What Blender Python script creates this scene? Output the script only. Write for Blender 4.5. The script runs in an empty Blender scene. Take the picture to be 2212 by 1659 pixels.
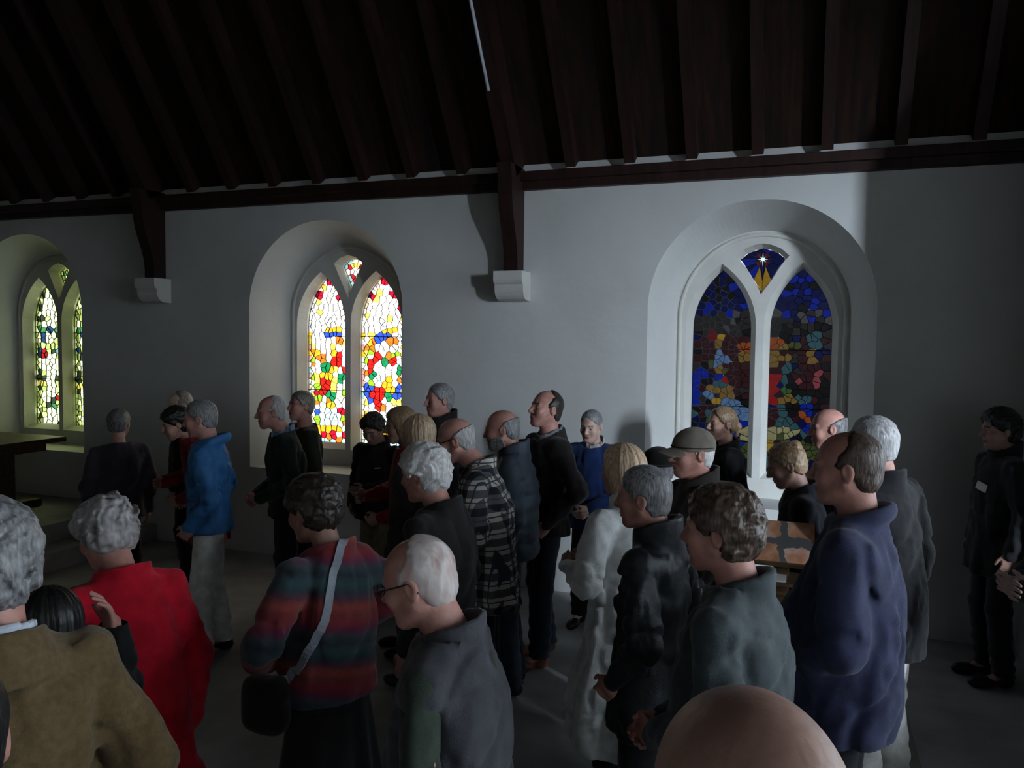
import bpy, bmesh, math, random
import numpy as np
from mathutils import Vector, Matrix

# ------------------------------------------------------------------ camera, sky, light, exposure
S = bpy.context.scene
COL = S.collection
R = math.radians

CAM_YAW, CAM_PITCH, CAM_ROLL, CAM_H = 20.5, 3.2, 0.73, 2.17
cam_d = bpy.data.cameras.new('camera')
cam_d.sensor_width = 36.0
cam_d.lens = 36.0 * 1720.0 / 2212.0
cam_d.clip_start = 0.05
cam = bpy.data.objects.new('camera', cam_d)
COL.objects.link(cam)
_y, _p, _r = R(CAM_YAW), R(CAM_PITCH), R(CAM_ROLL)
_f = Vector((-math.sin(_y) * math.cos(_p), math.cos(_y) * math.cos(_p), -math.sin(_p)))
_rt = Vector((math.cos(_y), math.sin(_y), 0))
_up = _rt.cross(_f)
_R = _rt * math.cos(_r) + _up * math.sin(_r)
_U = _up * math.cos(_r) - _rt * math.sin(_r)
cam.matrix_world = Matrix(((_R.x, _U.x, -_f.x, 0), (_R.y, _U.y, -_f.y, 0), (_R.z, _U.z, -_f.z, CAM_H), (0, 0, 0, 1)))
S.camera = cam

world = bpy.data.worlds.new('overcast_sky')
S.world = world
world.use_nodes = True
world.node_tree.nodes['Background'].inputs[0].default_value = (1.0, 0.99, 0.95, 1)
world.node_tree.nodes['Background'].inputs[1].default_value = 6.0

# daylight outside the tall clear window of the added transept, behind the camera and to the right
DAY_X0, DAY_X1, DAY_Z0, DAY_Z1, DAY_DEPTH = 7.30, 8.90, 2.5, 5.6, 0.95
YB = -1.1                    # wall behind the camera
dl = bpy.data.lights.new('daylight_added_transept_window', 'AREA')
dl.shape = 'RECTANGLE'
dl.size, dl.size_y = DAY_X1 - DAY_X0, DAY_Z1 - DAY_Z0
dl.energy = 8600
dl.color = (0.72, 0.85, 1.0)
dlo = bpy.data.objects.new('daylight_added_transept_window', dl)
dlo.location = ((DAY_X0 + DAY_X1) / 2, YB - DAY_DEPTH, (DAY_Z0 + DAY_Z1) / 2)
dlo.rotation_euler = Vector((0, 1, 0)).to_track_quat('-Z', 'Z').to_euler()
COL.objects.link(dlo)

S.view_settings.view_transform = 'Standard'
S.view_settings.look = 'None'
S.view_settings.gamma = 1.0
S.view_settings.use_curve_mapping = False
S.view_settings.exposure = 0.0

# ------------------------------------------------------------------ small helpers
def link(o, parent=None):
    COL.objects.link(o)
    if parent is not None:
        o.parent = parent
    return o

def tag(o, label=None, cat=None, group=None, kind=None):
    if label: o['label'] = label
    if cat: o['category'] = cat
    if group: o['group'] = group
    if kind: o['kind'] = kind
    return o

def empty(name, loc=(0, 0, 0), rz=0.0):
    o = bpy.data.objects.new(name, None)
    o.empty_display_size = 0.1
    o.location = loc
    o.rotation_euler = (0, 0, rz)
    return link(o)

def mesh_obj(name, verts, faces, mat=None, parent=None, smooth=False):
    me = bpy.data.meshes.new(name)
    me.from_pydata([tuple(v) for v in verts], [], [tuple(f) for f in faces])
    me.update()
    if mat: me.materials.append(mat)
    if smooth:
        me.polygons.foreach_set('use_smooth', [True] * len(me.polygons))
    return link(bpy.data.objects.new(name, me), parent)

def bm_obj(name, bm, mat=None, parent=None, smooth=False):
    me = bpy.data.meshes.new(name)
    bmesh.ops.recalc_face_normals(bm, faces=bm.faces)
    bm.to_mesh(me); bm.free()
    if mat: me.materials.append(mat)
    if smooth:
        me.polygons.foreach_set('use_smooth', [True] * len(me.polygons))
    return link(bpy.data.objects.new(name, me), parent)

def add_box(bm, lo, hi, bevel=0.0, rot=None, piv=None):
    lo, hi = Vector(lo), Vector(hi)
    r = bmesh.ops.create_cube(bm, size=1.0)
    vs = r['verts']
    c, d = (lo + hi) / 2, hi - lo
    for v in vs:
        v.co = Vector((v.co.x * d.x, v.co.y * d.y, v.co.z * d.z)) + c
    if bevel > 0:
        es = list({e for v in vs for e in v.link_edges})
        bmesh.ops.bevel(bm, geom=es, offset=bevel, segments=2, affect='EDGES', profile=0.6)
    if rot is not None:
        vs = [v for v in bm.verts if v.is_valid]
        bmesh.ops.transform(bm, matrix=Matrix.Translation(piv) @ rot @ Matrix.Translation(-Vector(piv)), verts=vs)
    return bm

def box_obj(name, lo, hi, mat, parent=None, bevel=0.0, rot=None, piv=None):
    bm = bmesh.new()
    add_box(bm, lo, hi, bevel, rot, piv)
    return bm_obj(name, bm, mat, parent)

def tube_mesh(pts, rad, seg=8):
    vs, fs = [], []
    n = len(pts)
    for i, p in enumerate(pts):
        p = Vector(p)
        t = (Vector(pts[min(i + 1, n - 1)]) - Vector(pts[max(i - 1, 0)])).normalized()
        a = t.cross(Vector((0.31, 0.17, 0.94))).normalized()
        b = t.cross(a)
        rr = rad[i] if hasattr(rad, '__len__') else rad
        for k in range(seg):
            an = 2 * math.pi * k / seg
            vs.append(p + a * (math.cos(an) * rr) + b * (math.sin(an) * rr))
    for i in range(n - 1):
        for k in range(seg):
            k2 = (k + 1) % seg
            fs.append((i * seg + k, i * seg + k2, (i + 1) * seg + k2, (i + 1) * seg + k))
    fs.append(tuple(range(seg - 1, -1, -1)))
    fs.append(tuple((n - 1) * seg + k for k in range(seg)))
    return vs, fs

# ------------------------------------------------------------------ materials
MATS = {}
def new_mat(name):
    m = bpy.data.materials.new(name)
    m.use_nodes = True
    nt = m.node_tree
    return m, nt, nt.nodes['Principled BSDF']

def noise_mat(name, c1, c2, scale=8.0, rough=0.8, stretch=(1, 1, 1), bump=0.0, detail=4, spec=0.3, lo=0.35, hi=0.65, sheen=0.0, bump_scale=None):
    key = (name,)
    if key in MATS: return MATS[key]
    m, nt, b = new_mat(name)
    N, L = nt.nodes, nt.links
    tc = N.new('ShaderNodeTexCoord'); mp = N.new('ShaderNodeMapping')
    mp.inputs['Scale'].default_value = stretch
    L.new(tc.outputs['Object'], mp.inputs[0])
    no = N.new('ShaderNodeTexNoise'); no.inputs['Scale'].default_value = scale; no.inputs['Detail'].default_value = detail
    L.new(mp.outputs[0], no.inputs['Vector'])
    cr = N.new('ShaderNodeValToRGB')
    cr.color_ramp.elements[0].position = lo; cr.color_ramp.elements[1].position = hi
    cr.color_ramp.elements[0].color = (*c1, 1); cr.color_ramp.elements[1].color = (*c2, 1)
    L.new(no.outputs['Fac'], cr.inputs[0]); L.new(cr.outputs[0], b.inputs['Base Color'])
    b.inputs['Roughness'].default_value = rough
    b.inputs['Specular IOR Level'].default_value = spec
    if sheen:
        b.inputs['Sheen Weight'].default_value = sheen
        b.inputs['Sheen Roughness'].default_value = 0.5
    if bump:
        bp = N.new('ShaderNodeBump'); bp.inputs['Strength'].default_value = 1.0
        bp.inputs['Distance'].default_value = bump
        if bump_scale:
            n2 = N.new('ShaderNodeTexNoise'); n2.inputs['Scale'].default_value = bump_scale; n2.inputs['Detail'].default_value = 3
            L.new(mp.outputs[0], n2.inputs['Vector']); L.new(n2.outputs['Fac'], bp.inputs['Height'])
        else:
            L.new(no.outputs['Fac'], bp.inputs['Height'])
        L.new(bp.outputs[0], b.inputs['Normal'])
    MATS[key] = m
    return m

def mul(c, k): return tuple(min(1, x * k) for x in c)

M_PLASTER = noise_mat('painted_plaster', (0.52, 0.52, 0.50), (0.58, 0.58, 0.56), 1.3, 0.85, bump=0.004, bump_scale=9)
M_STONE = noise_mat('painted_stone', (0.54, 0.53, 0.49), (0.62, 0.61, 0.57), 3.0, 0.8, bump=0.002, bump_scale=25)
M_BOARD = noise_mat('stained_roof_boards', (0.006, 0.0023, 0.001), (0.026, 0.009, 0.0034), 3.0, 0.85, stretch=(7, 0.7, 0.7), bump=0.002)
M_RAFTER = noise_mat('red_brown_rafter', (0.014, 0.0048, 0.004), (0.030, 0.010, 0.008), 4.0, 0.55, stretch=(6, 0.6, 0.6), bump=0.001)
M_FLOOR = noise_mat('worn_stone_floor', (0.24, 0.235, 0.23), (0.44, 0.432, 0.425), 1.6, 0.75, bump=0.003, bump_scale=14)
M_SLAB = noise_mat('pale_floor_slab', (0.20, 0.20, 0.17), (0.30, 0.29, 0.25), 3.0, 0.8, bump=0.003)
M_OAK = noise_mat('dark_oak', (0.035, 0.020, 0.010), (0.10, 0.055, 0.025), 5.0, 0.5, stretch=(1, 8, 8), bump=0.001)
M_LOWBOUNCE = noise_mat('dark_low_bounce', (0.05, 0.048, 0.045), (0.12, 0.115, 0.11), 5, 0.85, bump=0.006)  # dark tone chosen so the window reveal reflects little daylight
M_LEAD = noise_mat('lead_came', (0.015, 0.015, 0.016), (0.035, 0.035, 0.037), 20, 0.6)
M_GLEAM = noise_mat('pale_gleam', (0.55, 0.58, 0.64), (0.68, 0.72, 0.80), 10, 0.3, spec=0.5)

# ------------------------------------------------------------------ the room
WY = 6.5                     # window wall plane
EAVE, SILL = 3.44, 0.865
X0, X1 = -12.5, 4.6          # ends of the nave
XT = 10.0                    # end of the transept
SLOPE = math.tan(R(56))
 
WIN_X = (-8.30, -4.365, -0.40)
REV = 0.44                   # depth of the reveal up to the tracery
GLY = 0.58                   # depth of the glass

def arch_loop(hw, zb, zs, za, n=30, nb=4, nj=6):
    """pointed arch outline, counter-clockwise from bottom left along the sill; list of (x, z)"""
    rise = za - zs
    r = (hw * hw + rise * rise) / (2 * hw)
    pts = []
    for i in range(nb): pts.append((-hw + 2 * hw * i / nb, zb))
    for i in range(nj): pts.append((hw, zb + (zs - zb) * i / nj))
    a1 = math.atan2(rise, -(hw - r))
    for i in range(n):
        a = a1 * i / n
        pts.append(((hw - r) + r * math.cos(a), zs + r * math.sin(a)))
    for i in range(n):
        a = a1 * (1 - i / n)
        pts.append((-(hw - r) - r * math.cos(a), zs + r * math.sin(a)))
    for i in range(nj): pts.append((-hw, zs + (zb - zs) * i / nj))
    return pts

OUT = arch_loop(0.855, SILL, 2.44, 3.275)
INN = arch_loop(0.690, SILL + 0.002, 2.40, 3.095)

def fill_with_holes(bm, loops, y):
    """planar face in the x-z plane at y, first loop outer, the rest holes; returns vert loops"""
    out, edges = [], []
    for lp in loops:
        vs = [bm.verts.new((p[0], y, p[1])) for p in lp]
        out.append(vs)
        for i in range(len(vs)):
            edges.append(bm.edges.new((vs[i], vs[(i + 1) % len(vs)])))
    bmesh.ops.triangle_fill(bm, use_beauty=True, use_dissolve=False, edges=edges)
    return out

def strip(bm, la, lb):
    n = len(la)
    for i in range(n):
        bm.faces.new((la[i], la[(i + 1) % n], lb[(i + 1) % n], lb[i]))

bm = bmesh.new()
WTOP = 3.66
rect = [(X0, 0), (XT, 0), (XT, WTOP), (X0, WTOP)]
loops = fill_with_holes(bm, [rect] + [[(x + wx, z) for x, z in OUT] for wx in WIN_X], WY)
for k, wx in enumerate(WIN_X):
    inner = [bm.verts.new((x + wx, WY + REV, z)) for x, z in INN]
    strip(bm, loops[k + 1], inner)
    outer2 = [bm.verts.new((x + wx, WY + REV + 0.3, z)) for x, z in INN]
    strip(bm, inner, outer2)
wall = bm_obj('wall_window_side', bm, M_PLASTER)
tag(wall, 'white plastered wall with three deep pointed window recesses', kind='structure')
# rounding of reveals: shade smooth only on the splays is not needed; faces are fine enough

# outer skin of the wall, so no light leaks round the tracery
bm = bmesh.new()
fill_with_holes(bm, [[(X0, -0.1), (X1, -0.1), (X1, WTOP + 0.5), (X0, WTOP + 0.5)]] + [[(x * 1.0 + wx, z) for x, z in INN] for wx in WIN_X], WY + REV + 0.3)
tag(bm_obj('wall_outer_face', bm, M_PLASTER), kind='structure')

floor = box_obj('floor', (X0, YB, -0.1), (XT, WY, 0.0), M_FLOOR)
tag(floor, 'dark worn grey stone floor', kind='structure')
slab = box_obj('stone_slab', (0.12, 3.9, -0.02), (0.60, 5.06, 0.006), M_SLAB, floor, 0.004)
tag(box_obj('wall_back', (X0, YB - 0.3, 0), (X1, YB, WTOP), M_PLASTER), kind='structure')
ridge_y = (WY + YB) / 2
ridge_z = WTOP + SLOPE * (WY - ridge_y)
def gable(name, x, thick, hole=None):
    bm = bmesh.new()
    lp = [(YB, 0), (WY, 0), (WY, WTOP), (ridge_y, ridge_z), (YB, WTOP)]
    for xx in (x, x + thick):
        vs_all, edges = [], []
        for pts in [lp] + ([hole] if hole else []):
            vs = [bm.verts.new((xx, p[0], p[1])) for p in pts]
            vs_all.append(vs)
            for i in range(len(vs)): edges.append(bm.edges.new((vs[i], vs[(i + 1) % len(vs)])))
        bmesh.ops.triangle_fill(bm, use_beauty=True, edges=edges)
        if xx == x: first = vs_all
    for a, b in zip(first, vs_all): strip(bm, a, b)
    return tag(bm_obj(name, bm, M_PLASTER), kind='structure')
gable('wall_left', X0 - 0.3, 0.3)
# unseen transept added to bring in the daylight: taller box, tall window in its back wall
TZ = ridge_z + 0.3
bm = bmesh.new()
hole = [(DAY_X0, DAY_Z0), (DAY_X1, DAY_Z0), (DAY_X1, DAY_Z1), (DAY_X0, DAY_Z1)]
la = fill_with_holes(bm, [[(X1, 0), (XT, 0), (XT, TZ), (X1, TZ)], hole], YB)
lb = fill_with_holes(bm, [[(X1, 0), (XT, 0), (XT, TZ), (X1, TZ)], hole], YB - DAY_DEPTH)
for p, q in zip(la, lb): strip(bm, p, q)
tag(bm_obj('wall_added_transept', bm, M_LOWBOUNCE), kind='structure')  # deep dark reveal, shaped to fade the daylight towards the left
tag(box_obj('wall_added_transept_right', (XT, YB, 0), (XT + 0.3, WY, TZ), M_PLASTER), kind='structure')
tag(box_obj('wall_added_transept_upper', (X1, WY, WTOP), (XT, WY + 0.3, TZ), M_PLASTER), kind='structure')
tag(box_obj('ceiling_added_transept', (X1 - 0.1, YB - 0.3, TZ), (XT + 0.3, WY + 0.3, TZ + 0.1), M_BOARD), kind='structure')
# unseen cross wall between nave and transept, its lintel added to shade the upper wall
bm = bmesh.new()
la = [bm.verts.new((X1, y_, z_)) for y_, z_ in ((YB, 3.45), (WY, 3.45), (WY, TZ), (YB, TZ))]
lb = [bm.verts.new((X1 + 0.35, y_, z_)) for y_, z_ in ((YB, 3.45), (WY, 3.45), (WY, TZ), (YB, TZ))]
bm.faces.new(la); bm.faces.new(lb); strip(bm, la, lb)
tag(bm_obj('wall_shade_crossing', bm, M_PLASTER), kind='structure')
# unseen pier added just beyond the right edge of the view to shade the wall
tag(box_obj('wall_shade_pier', (1.44, 5.32, 0), (2.00, WY, 7.2), M_PLASTER), kind='structure')

tag(box_obj('wall_shade_screen', (1.70, 0.8, 0), (1.76, 5.32, 1.05), M_OAK), 'low dark oak screen added out of view to shade the floor', kind='structure')  # unseen screen, added to shade the floor and legs at right

# roof: boarding, rafters, wall plate
def roof_side(name, y_wall, sgn):
    bm = bmesh.new()
    th = 0.04
    a = [(X0 - .3, y_wall, WTOP), (X1, y_wall, WTOP), (X1, ridge_y, ridge_z), (X0 - .3, ridge_y, ridge_z)]
    v1 = [bm.verts.new(p) for p in a]
    v2 = [bm.verts.new((p[0], p[1], p[2] + 0.07)) for p in a]
    bm.faces.new(v1); bm.faces.new(v2); strip(bm, v1, v2)
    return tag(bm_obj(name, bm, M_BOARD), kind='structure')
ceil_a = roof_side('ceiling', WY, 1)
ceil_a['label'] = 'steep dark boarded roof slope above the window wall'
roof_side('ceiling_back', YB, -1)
plate = empty('trim_1')
tag(plate, 'dark red brown timber wall plate along the top of the wall', kind='structure')
bm = bmesh.new()
add_box(bm, (X0, WY - 0.07, EAVE), (X1, WY, EAVE + 0.07))
bm_obj('lower_moulding', bm, M_RAFTER, plate)
box_obj('plate_beam', (X0, WY - 0.12, EAVE + 0.068), (X1, WY, EAVE + 0.145), M_RAFTER, plate, 0.008)
# common rafters: one shared mesh, each an object of its own under the ceiling
RX = [-1.90 + 0.4925 * i for i in range(-18, 9)]
L_R = 5.2
def rafter_mesh(w, d, yfoot, off):
    c, s = 1 / math.hypot(1, SLOPE), SLOPE / math.hypot(1, SLOPE)
    # along slope dir (y,z)=(-c, s); inward normal (down, towards the nave) = (-s, -c)
    def pt(t, nrm, x): return (x, yfoot - c * t - s * nrm, WTOP + s * t - c * nrm)
    vs, fs = [], []
    for t in (0.0, L_R):
        for nrm in (0.0, d):
            for x in (-w / 2, w / 2): vs.append(pt(t, nrm, x))
    fs = [(0, 1, 3, 2), (4, 6, 7, 5), (0, 4, 5, 1), (2, 3, 7, 6), (0, 2, 6, 4), (1, 5, 7, 3)]
    me = bpy.data.meshes.new('rafter')
    me.from_pydata(vs, [], fs); me.update(); me.materials.append(M_RAFTER)
    return me
rm = rafter_mesh(0.085, 0.115, WY - 0.012, 0)
TR_X = [-6.33, -2.40, 1.53]
for x in RX:
    if min(abs(x - t) for t in TR_X) < 0.17: continue
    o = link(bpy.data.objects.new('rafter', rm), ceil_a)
    o.location = (x, 0, 0)

# ------------------------------------------------------------------ trusses with wall posts on stone corbels
def corbel(x, label):
    prof = [(0, 2.745), (0.245, 2.745), (0.245, 2.665), (0.232, 2.645), (0.212, 2.635), (0.212, 2.60), (0.205, 2.57), (0.188, 2.54), (0.16, 2.515), (0.12, 2.502), (0, 2.498)]
    bm = bmesh.new()
    hw = 0.128
    a = [bm.verts.new((x - hw, WY + 0.02 - d, z)) for d, z in prof]
    b = [bm.verts.new((x + hw, WY + 0.02 - d, z)) for d, z in prof]
    bm.faces.new(a); bm.faces.new(b); strip(bm, a, b)
    o = bm_obj('corbel', bm, M_STONE)
    tag(o, label, 'corbel', 'stone corbels under the roof posts')
def truss(x, label, gleam_rod=False):
    t = empty('roof_truss', (0, 0, 0))
    tag(t, label, 'roof truss', 'roof trusses standing on the corbels')
    hw = 0.062
    # wall post: thin at the foot, sweeping out towards the roof
    pts = [(0.155, 2.745), (0.155, 2.84), (0.165, 2.93), (0.195, 3.03), (0.235, 3.13), (0.275, 3.24), (0.30, 3.36), (0.31, 3.50), (0.345, 3.62)]
    bm = bmesh.new()
    loop = [(0, 2.745)] + pts + [(0, 3.62)]
    a = [bm.verts.new((x - hw, WY - d, z)) for d, z in loop]
    b = [bm.verts.new((x + hw, WY - d, z)) for d, z in loop]
    bm.faces.new(a); bm.faces.new(b); strip(bm, a, b)
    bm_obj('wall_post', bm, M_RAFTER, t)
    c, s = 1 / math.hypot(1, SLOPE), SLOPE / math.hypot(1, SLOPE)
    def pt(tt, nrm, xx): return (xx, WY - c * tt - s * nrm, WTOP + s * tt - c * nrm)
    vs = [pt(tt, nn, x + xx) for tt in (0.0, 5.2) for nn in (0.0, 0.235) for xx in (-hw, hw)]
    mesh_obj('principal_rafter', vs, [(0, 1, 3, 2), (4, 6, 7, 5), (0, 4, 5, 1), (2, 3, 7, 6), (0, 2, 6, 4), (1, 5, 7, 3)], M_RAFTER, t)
    if gleam_rod:  # pale rod stands in for a gleam of light on the beam
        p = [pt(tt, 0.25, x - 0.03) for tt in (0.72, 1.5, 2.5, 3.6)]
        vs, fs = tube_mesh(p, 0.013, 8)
        o = mesh_obj('gleam_rod', vs, fs, M_GLEAM, t, True)
        o['label'] = 'thin pale rod for the gleam along the dark beam'
corbel(-2.40, 'pale stone corbel on the wall between the bright and the dark blue window')
corbel(-6.33, 'shaded pale stone corbel on the wall between the two bright windows')
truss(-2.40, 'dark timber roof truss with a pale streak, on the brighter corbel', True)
truss(-6.33, 'nearly black timber roof truss on the shaded corbel at left')

# ------------------------------------------------------------------ stained glass windows
def glass_mat(name, col, gloss=0.04):
    key = ('glass', name)
    if key in MATS: return MATS[key]
    m = bpy.data.materials.new('glass_' + name)
    m.use_nodes = True
    nt = m.node_tree; N, L = nt.nodes, nt.links
    N.clear()
    out = N.new('ShaderNodeOutputMaterial')
    tr = N.new('ShaderNodeBsdfTransparent')
    gl = N.new('ShaderNodeBsdfGlossy'); gl.inputs['Roughness'].default_value = 0.25
    tc = N.new('ShaderNodeTexCoord'); no = N.new('ShaderNodeTexNoise'); no.inputs['Scale'].default_value = 38
    L.new(tc.outputs['Object'], no.inputs['Vector'])
    cr = N.new('ShaderNodeValToRGB')
    cr.color_ramp.elements[0].position = 0.3; cr.color_ramp.elements[1].position = 0.7
    c = [math.sqrt(max(0.0, v)) for v in col]           # light crosses two faces of the pane
    cr.color_ramp.elements[0].color = (*[v * 0.84 for v in c], 1)
    cr.color_ramp.elements[1].color = (*[min(1, v * 1.10) for v in c], 1)
    L.new(no.outputs['Fac'], cr.inputs[0]); L.new(cr.outputs[0], tr.inputs[0])
    mx = N.new('ShaderNodeMixShader'); mx.inputs[0].default_value = gloss
    L.new(tr.outputs[0], mx.inputs[1]); L.new(gl.outputs[0], mx.inputs[2]); L.new(mx.outputs[0], out.inputs[0])
    MATS[key] = m
    return m

def clip_poly(poly, nx, ny, c):
    out = []
    n = len(poly)
    for i in range(n):
        a, b = poly[i], poly[(i + 1) % n]
        da, db = a[0] * nx + a[1] * ny - c, b[0] * nx + b[1] * ny - c
        if da <= 0: out.append(a)
        if (da < 0 < db) or (db < 0 < da):
            t = da / (da - db)
            out.append((a[0] + (b[0] - a[0]) * t, a[1] + (b[1] - a[1]) * t))
    return out

def voronoi(outline, seeds):
    cells = []
    for i, s in enumerate(seeds):
        poly = list(outline)
        near = sorted(range(len(seeds)), key=lambda j: (seeds[j][0] - s[0]) ** 2 + (seeds[j][1] - s[1]) ** 2)[1:26]
        for j in near:
            q = seeds[j]
            nx, ny = q[0] - s[0], q[1] - s[1]
            c = (q[0] ** 2 + q[1] ** 2 - s[0] ** 2 - s[1] ** 2) / 2
            poly = clip_poly(poly, nx, ny, c)
            if len(poly) < 3: break
        if len(poly) >= 3: cells.append((s, poly))
    return cells

def inset_poly(poly, d):
    cx = sum(p[0] for p in poly) / len(poly); cy = sum(p[1] for p in poly) / len(poly)
    out = []
    for p in poly:
        l = math.hypot(p[0] - cx, p[1] - cy)
        k = max(0.2, 1 - d / max(l, 1e-4))
        out.append((cx + (p[0] - cx) * k, cy + (p[1] - cy) * k))
    return out

def prism(name, poly, y, th, mat, parent):
    n = len(poly)
    vs = [(p[0], y, p[1]) for p in poly] + [(p[0], y + th, p[1]) for p in poly]
    fs = [tuple(range(n - 1, -1, -1)), tuple(range(n, 2 * n))]
    fs += [(i, (i + 1) % n, (i + 1) % n + n, i + n) for i in range(n)]
    return mesh_obj(name, vs, fs, mat, parent)

def glaze(parent, outline, seeds, colour_of, pal, y, lead_w=None):
    """one light: panes cut as Voronoi cells, each its own object, and the lead between them"""
    cells = voronoi(outline, seeds)
    lead_w = lead_w or (0.0016 if pal is PB else 0.0024)
    bm = bmesh.new()
    seen = set()
    def area(p): return abs(sum(p[i][0] * p[(i + 1) % len(p)][1] - p[(i + 1) % len(p)][0] * p[i][1] for i in range(len(p)))) / 2
    cells.sort(key=lambda c: -area(c[1]))
    sv, sf, smi, smats = [], [], [], []
    for ci, (s, poly) in enumerate(cells):
        gm = glass_mat(*pal[colour_of(s)])
        ip = inset_poly(poly, 0.0018)
        if ci < 138:
            prism('pane', ip, y, 0.004, gm, parent)
        else:                       # the smallest panes of the light, joined
            n_, o_ = len(ip), len(sv)
            sv += [(p[0], y, p[1]) for p in ip] + [(p[0], y + 0.004, p[1]) for p in ip]
            fl = [tuple(range(o_ + n_ - 1, o_ - 1, -1)), tuple(range(o_ + n_, o_ + 2 * n_))] + [(o_ + i, o_ + (i + 1) % n_, o_ + (i + 1) % n_ + n_, o_ + i + n_) for i in range(n_)]
            if gm not in smats: smats.append(gm)
            sf += fl; smi += [smats.index(gm)] * len(fl)
    if sf:
        so_ = mesh_obj('small_panes', sv, sf, None, parent)
        for m_ in smats: so_.data.materials.append(m_)
        so_.data.polygons.foreach_set('material_index', smi)
        so_['kind'] = 'stuff'
    for s, poly in cells:
        for i in range(len(poly)):
            a, b = poly[i], poly[(i + 1) % len(poly)]
            key = tuple(sorted(((round(a[0], 3), round(a[1], 3)), (round(b[0], 3), round(b[1], 3)))))
            if key in seen or math.hypot(a[0] - b[0], a[1] - b[1]) < 0.004: continue
            seen.add(key)
            dx, dz = b[0] - a[0], b[1] - a[1]
            l = math.hypot(dx, dz); px, pz = -dz / l * lead_w, dx / l * lead_w
            q = [(a[0] + px, a[1] + pz), (b[0] + px, b[1] + pz), (b[0] - px, b[1] - pz), (a[0] - px, a[1] - pz)]
            v1 = [bm.verts.new((p[0], y - 0.004, p[1])) for p in q]
            v2 = [bm.verts.new((p[0], y + 0.008, p[1])) for p in q]
            bm.faces.new(v1); bm.faces.new(v2); strip(bm, v1, v2)
    bm_obj('lead_came', bm, M_LEAD, parent)

# palettes: name -> (material name, transmitted colour)
PB = {'white': ('b_white', (0.85, 0.85, 0.80)), 'cream': ('b_cream', (0.70, 0.62, 0.42)), 'yellow': ('b_yellow', (0.75, 0.52, 0.05)), 'gold': ('b_gold', (0.42, 0.18, 0.01)),
      'orange': ('b_orange', (0.34, 0.075, 0.008)), 'red': ('b_red', (0.30, 0.006, 0.005)), 'crimson': ('b_crimson', (0.20, 0.003, 0.012)), 'green': ('b_green', (0.004, 0.10, 0.035)),
      'lime': ('b_lime', (0.12, 0.26, 0.01)), 'blue': ('b_blue', (0.012, 0.035, 0.26)), 'ice': ('b_ice', (0.36, 0.60, 0.62)), 'cyan': ('b_cyan', (0.25, 0.62, 0.62)), 'pink': ('b_pink', (0.60, 0.36, 0.36)), 'grey': ('b_grey', (0.30, 0.32, 0.30)), 'maroon': ('b_maroon', (0.06, 0.003, 0.006))}
PL = {'white': ('l_white', (0.70, 0.82, 0.42)), 'pale': ('l_pale', (0.30, 0.42, 0.11)), 'olive': ('l_olive', (0.16, 0.21, 0.06)), 'dark': ('l_dark', (0.012, 0.02, 0.012)), 'red': ('l_red', (0.14, 0.004, 0.006)),  # green light from the foliage outside is put into these pane colours
      'navy': ('l_navy', (0.006, 0.02, 0.05)), 'green': ('l_green', (0.02, 0.09, 0.03)), 'sky': ('l_sky', (0.10, 0.30, 0.42)), 'yellow': ('l_yellow', (0.60, 0.48, 0.06))}
def d_(r, g, b): return (r * 0.17, g * 0.17, b * 0.18)
PD = {'night': ('d_night', d_(0.002, 0.004, 0.034)), 'cobalt': ('d_cobalt', d_(0.003, 0.010, 0.17)), 'dark': ('d_dark', d_(0.004, 0.004, 0.005)), 'cloud': ('d_cloud', d_(0.012, 0.012, 0.013)), 'greycloud': ('d_greycloud', d_(0.035, 0.036, 0.038)),
      'maroon': ('d_maroon', d_(0.017, 0.005, 0.007)), 'crimson': ('d_crimson', d_(0.07, 0.005, 0.008)), 'red': ('d_red', d_(0.15, 0.006, 0.006)), 'orange': ('d_orange', d_(0.15, 0.035, 0.008)), 'gold': ('d_gold', d_(0.10, 0.065, 0.017)), 'amber': ('d_amber', d_(0.20, 0.12, 0.012)),
      'skyblue': ('d_skyblue', d_(0.05, 0.10, 0.20)), 'teal': ('d_teal', d_(0.018, 0.05, 0.062)), 'olive': ('d_olive', d_(0.03, 0.042, 0.014)), 'green': ('d_green', d_(0.02, 0.065, 0.02)), 'rose': ('d_rose', d_(0.13, 0.03, 0.04)), 'cream': ('d_cream', d_(0.16, 0.16, 0.08)), 'star': ('d_star', (0.16, 0.21, 0.21))}

def inside(shape, u, v):
    k = shape[0]
    if k == 'e':
        _, cx, cy, rx, ry = shape[:5]
        return ((u - cx) / rx) ** 2 + ((v - cy) / ry) ** 2 <= 1
    pts = shape[1]
    c = False
    n = len(pts)
    for i in range(n):
        (x1, y1), (x2, y2) = pts[i], pts[(i + 1) % n]
        if (y1 > v) != (y2 > v) and u < (x2 - x1) * (v - y1) / (y2 - y1) + x1: c = not c
    return c

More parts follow.
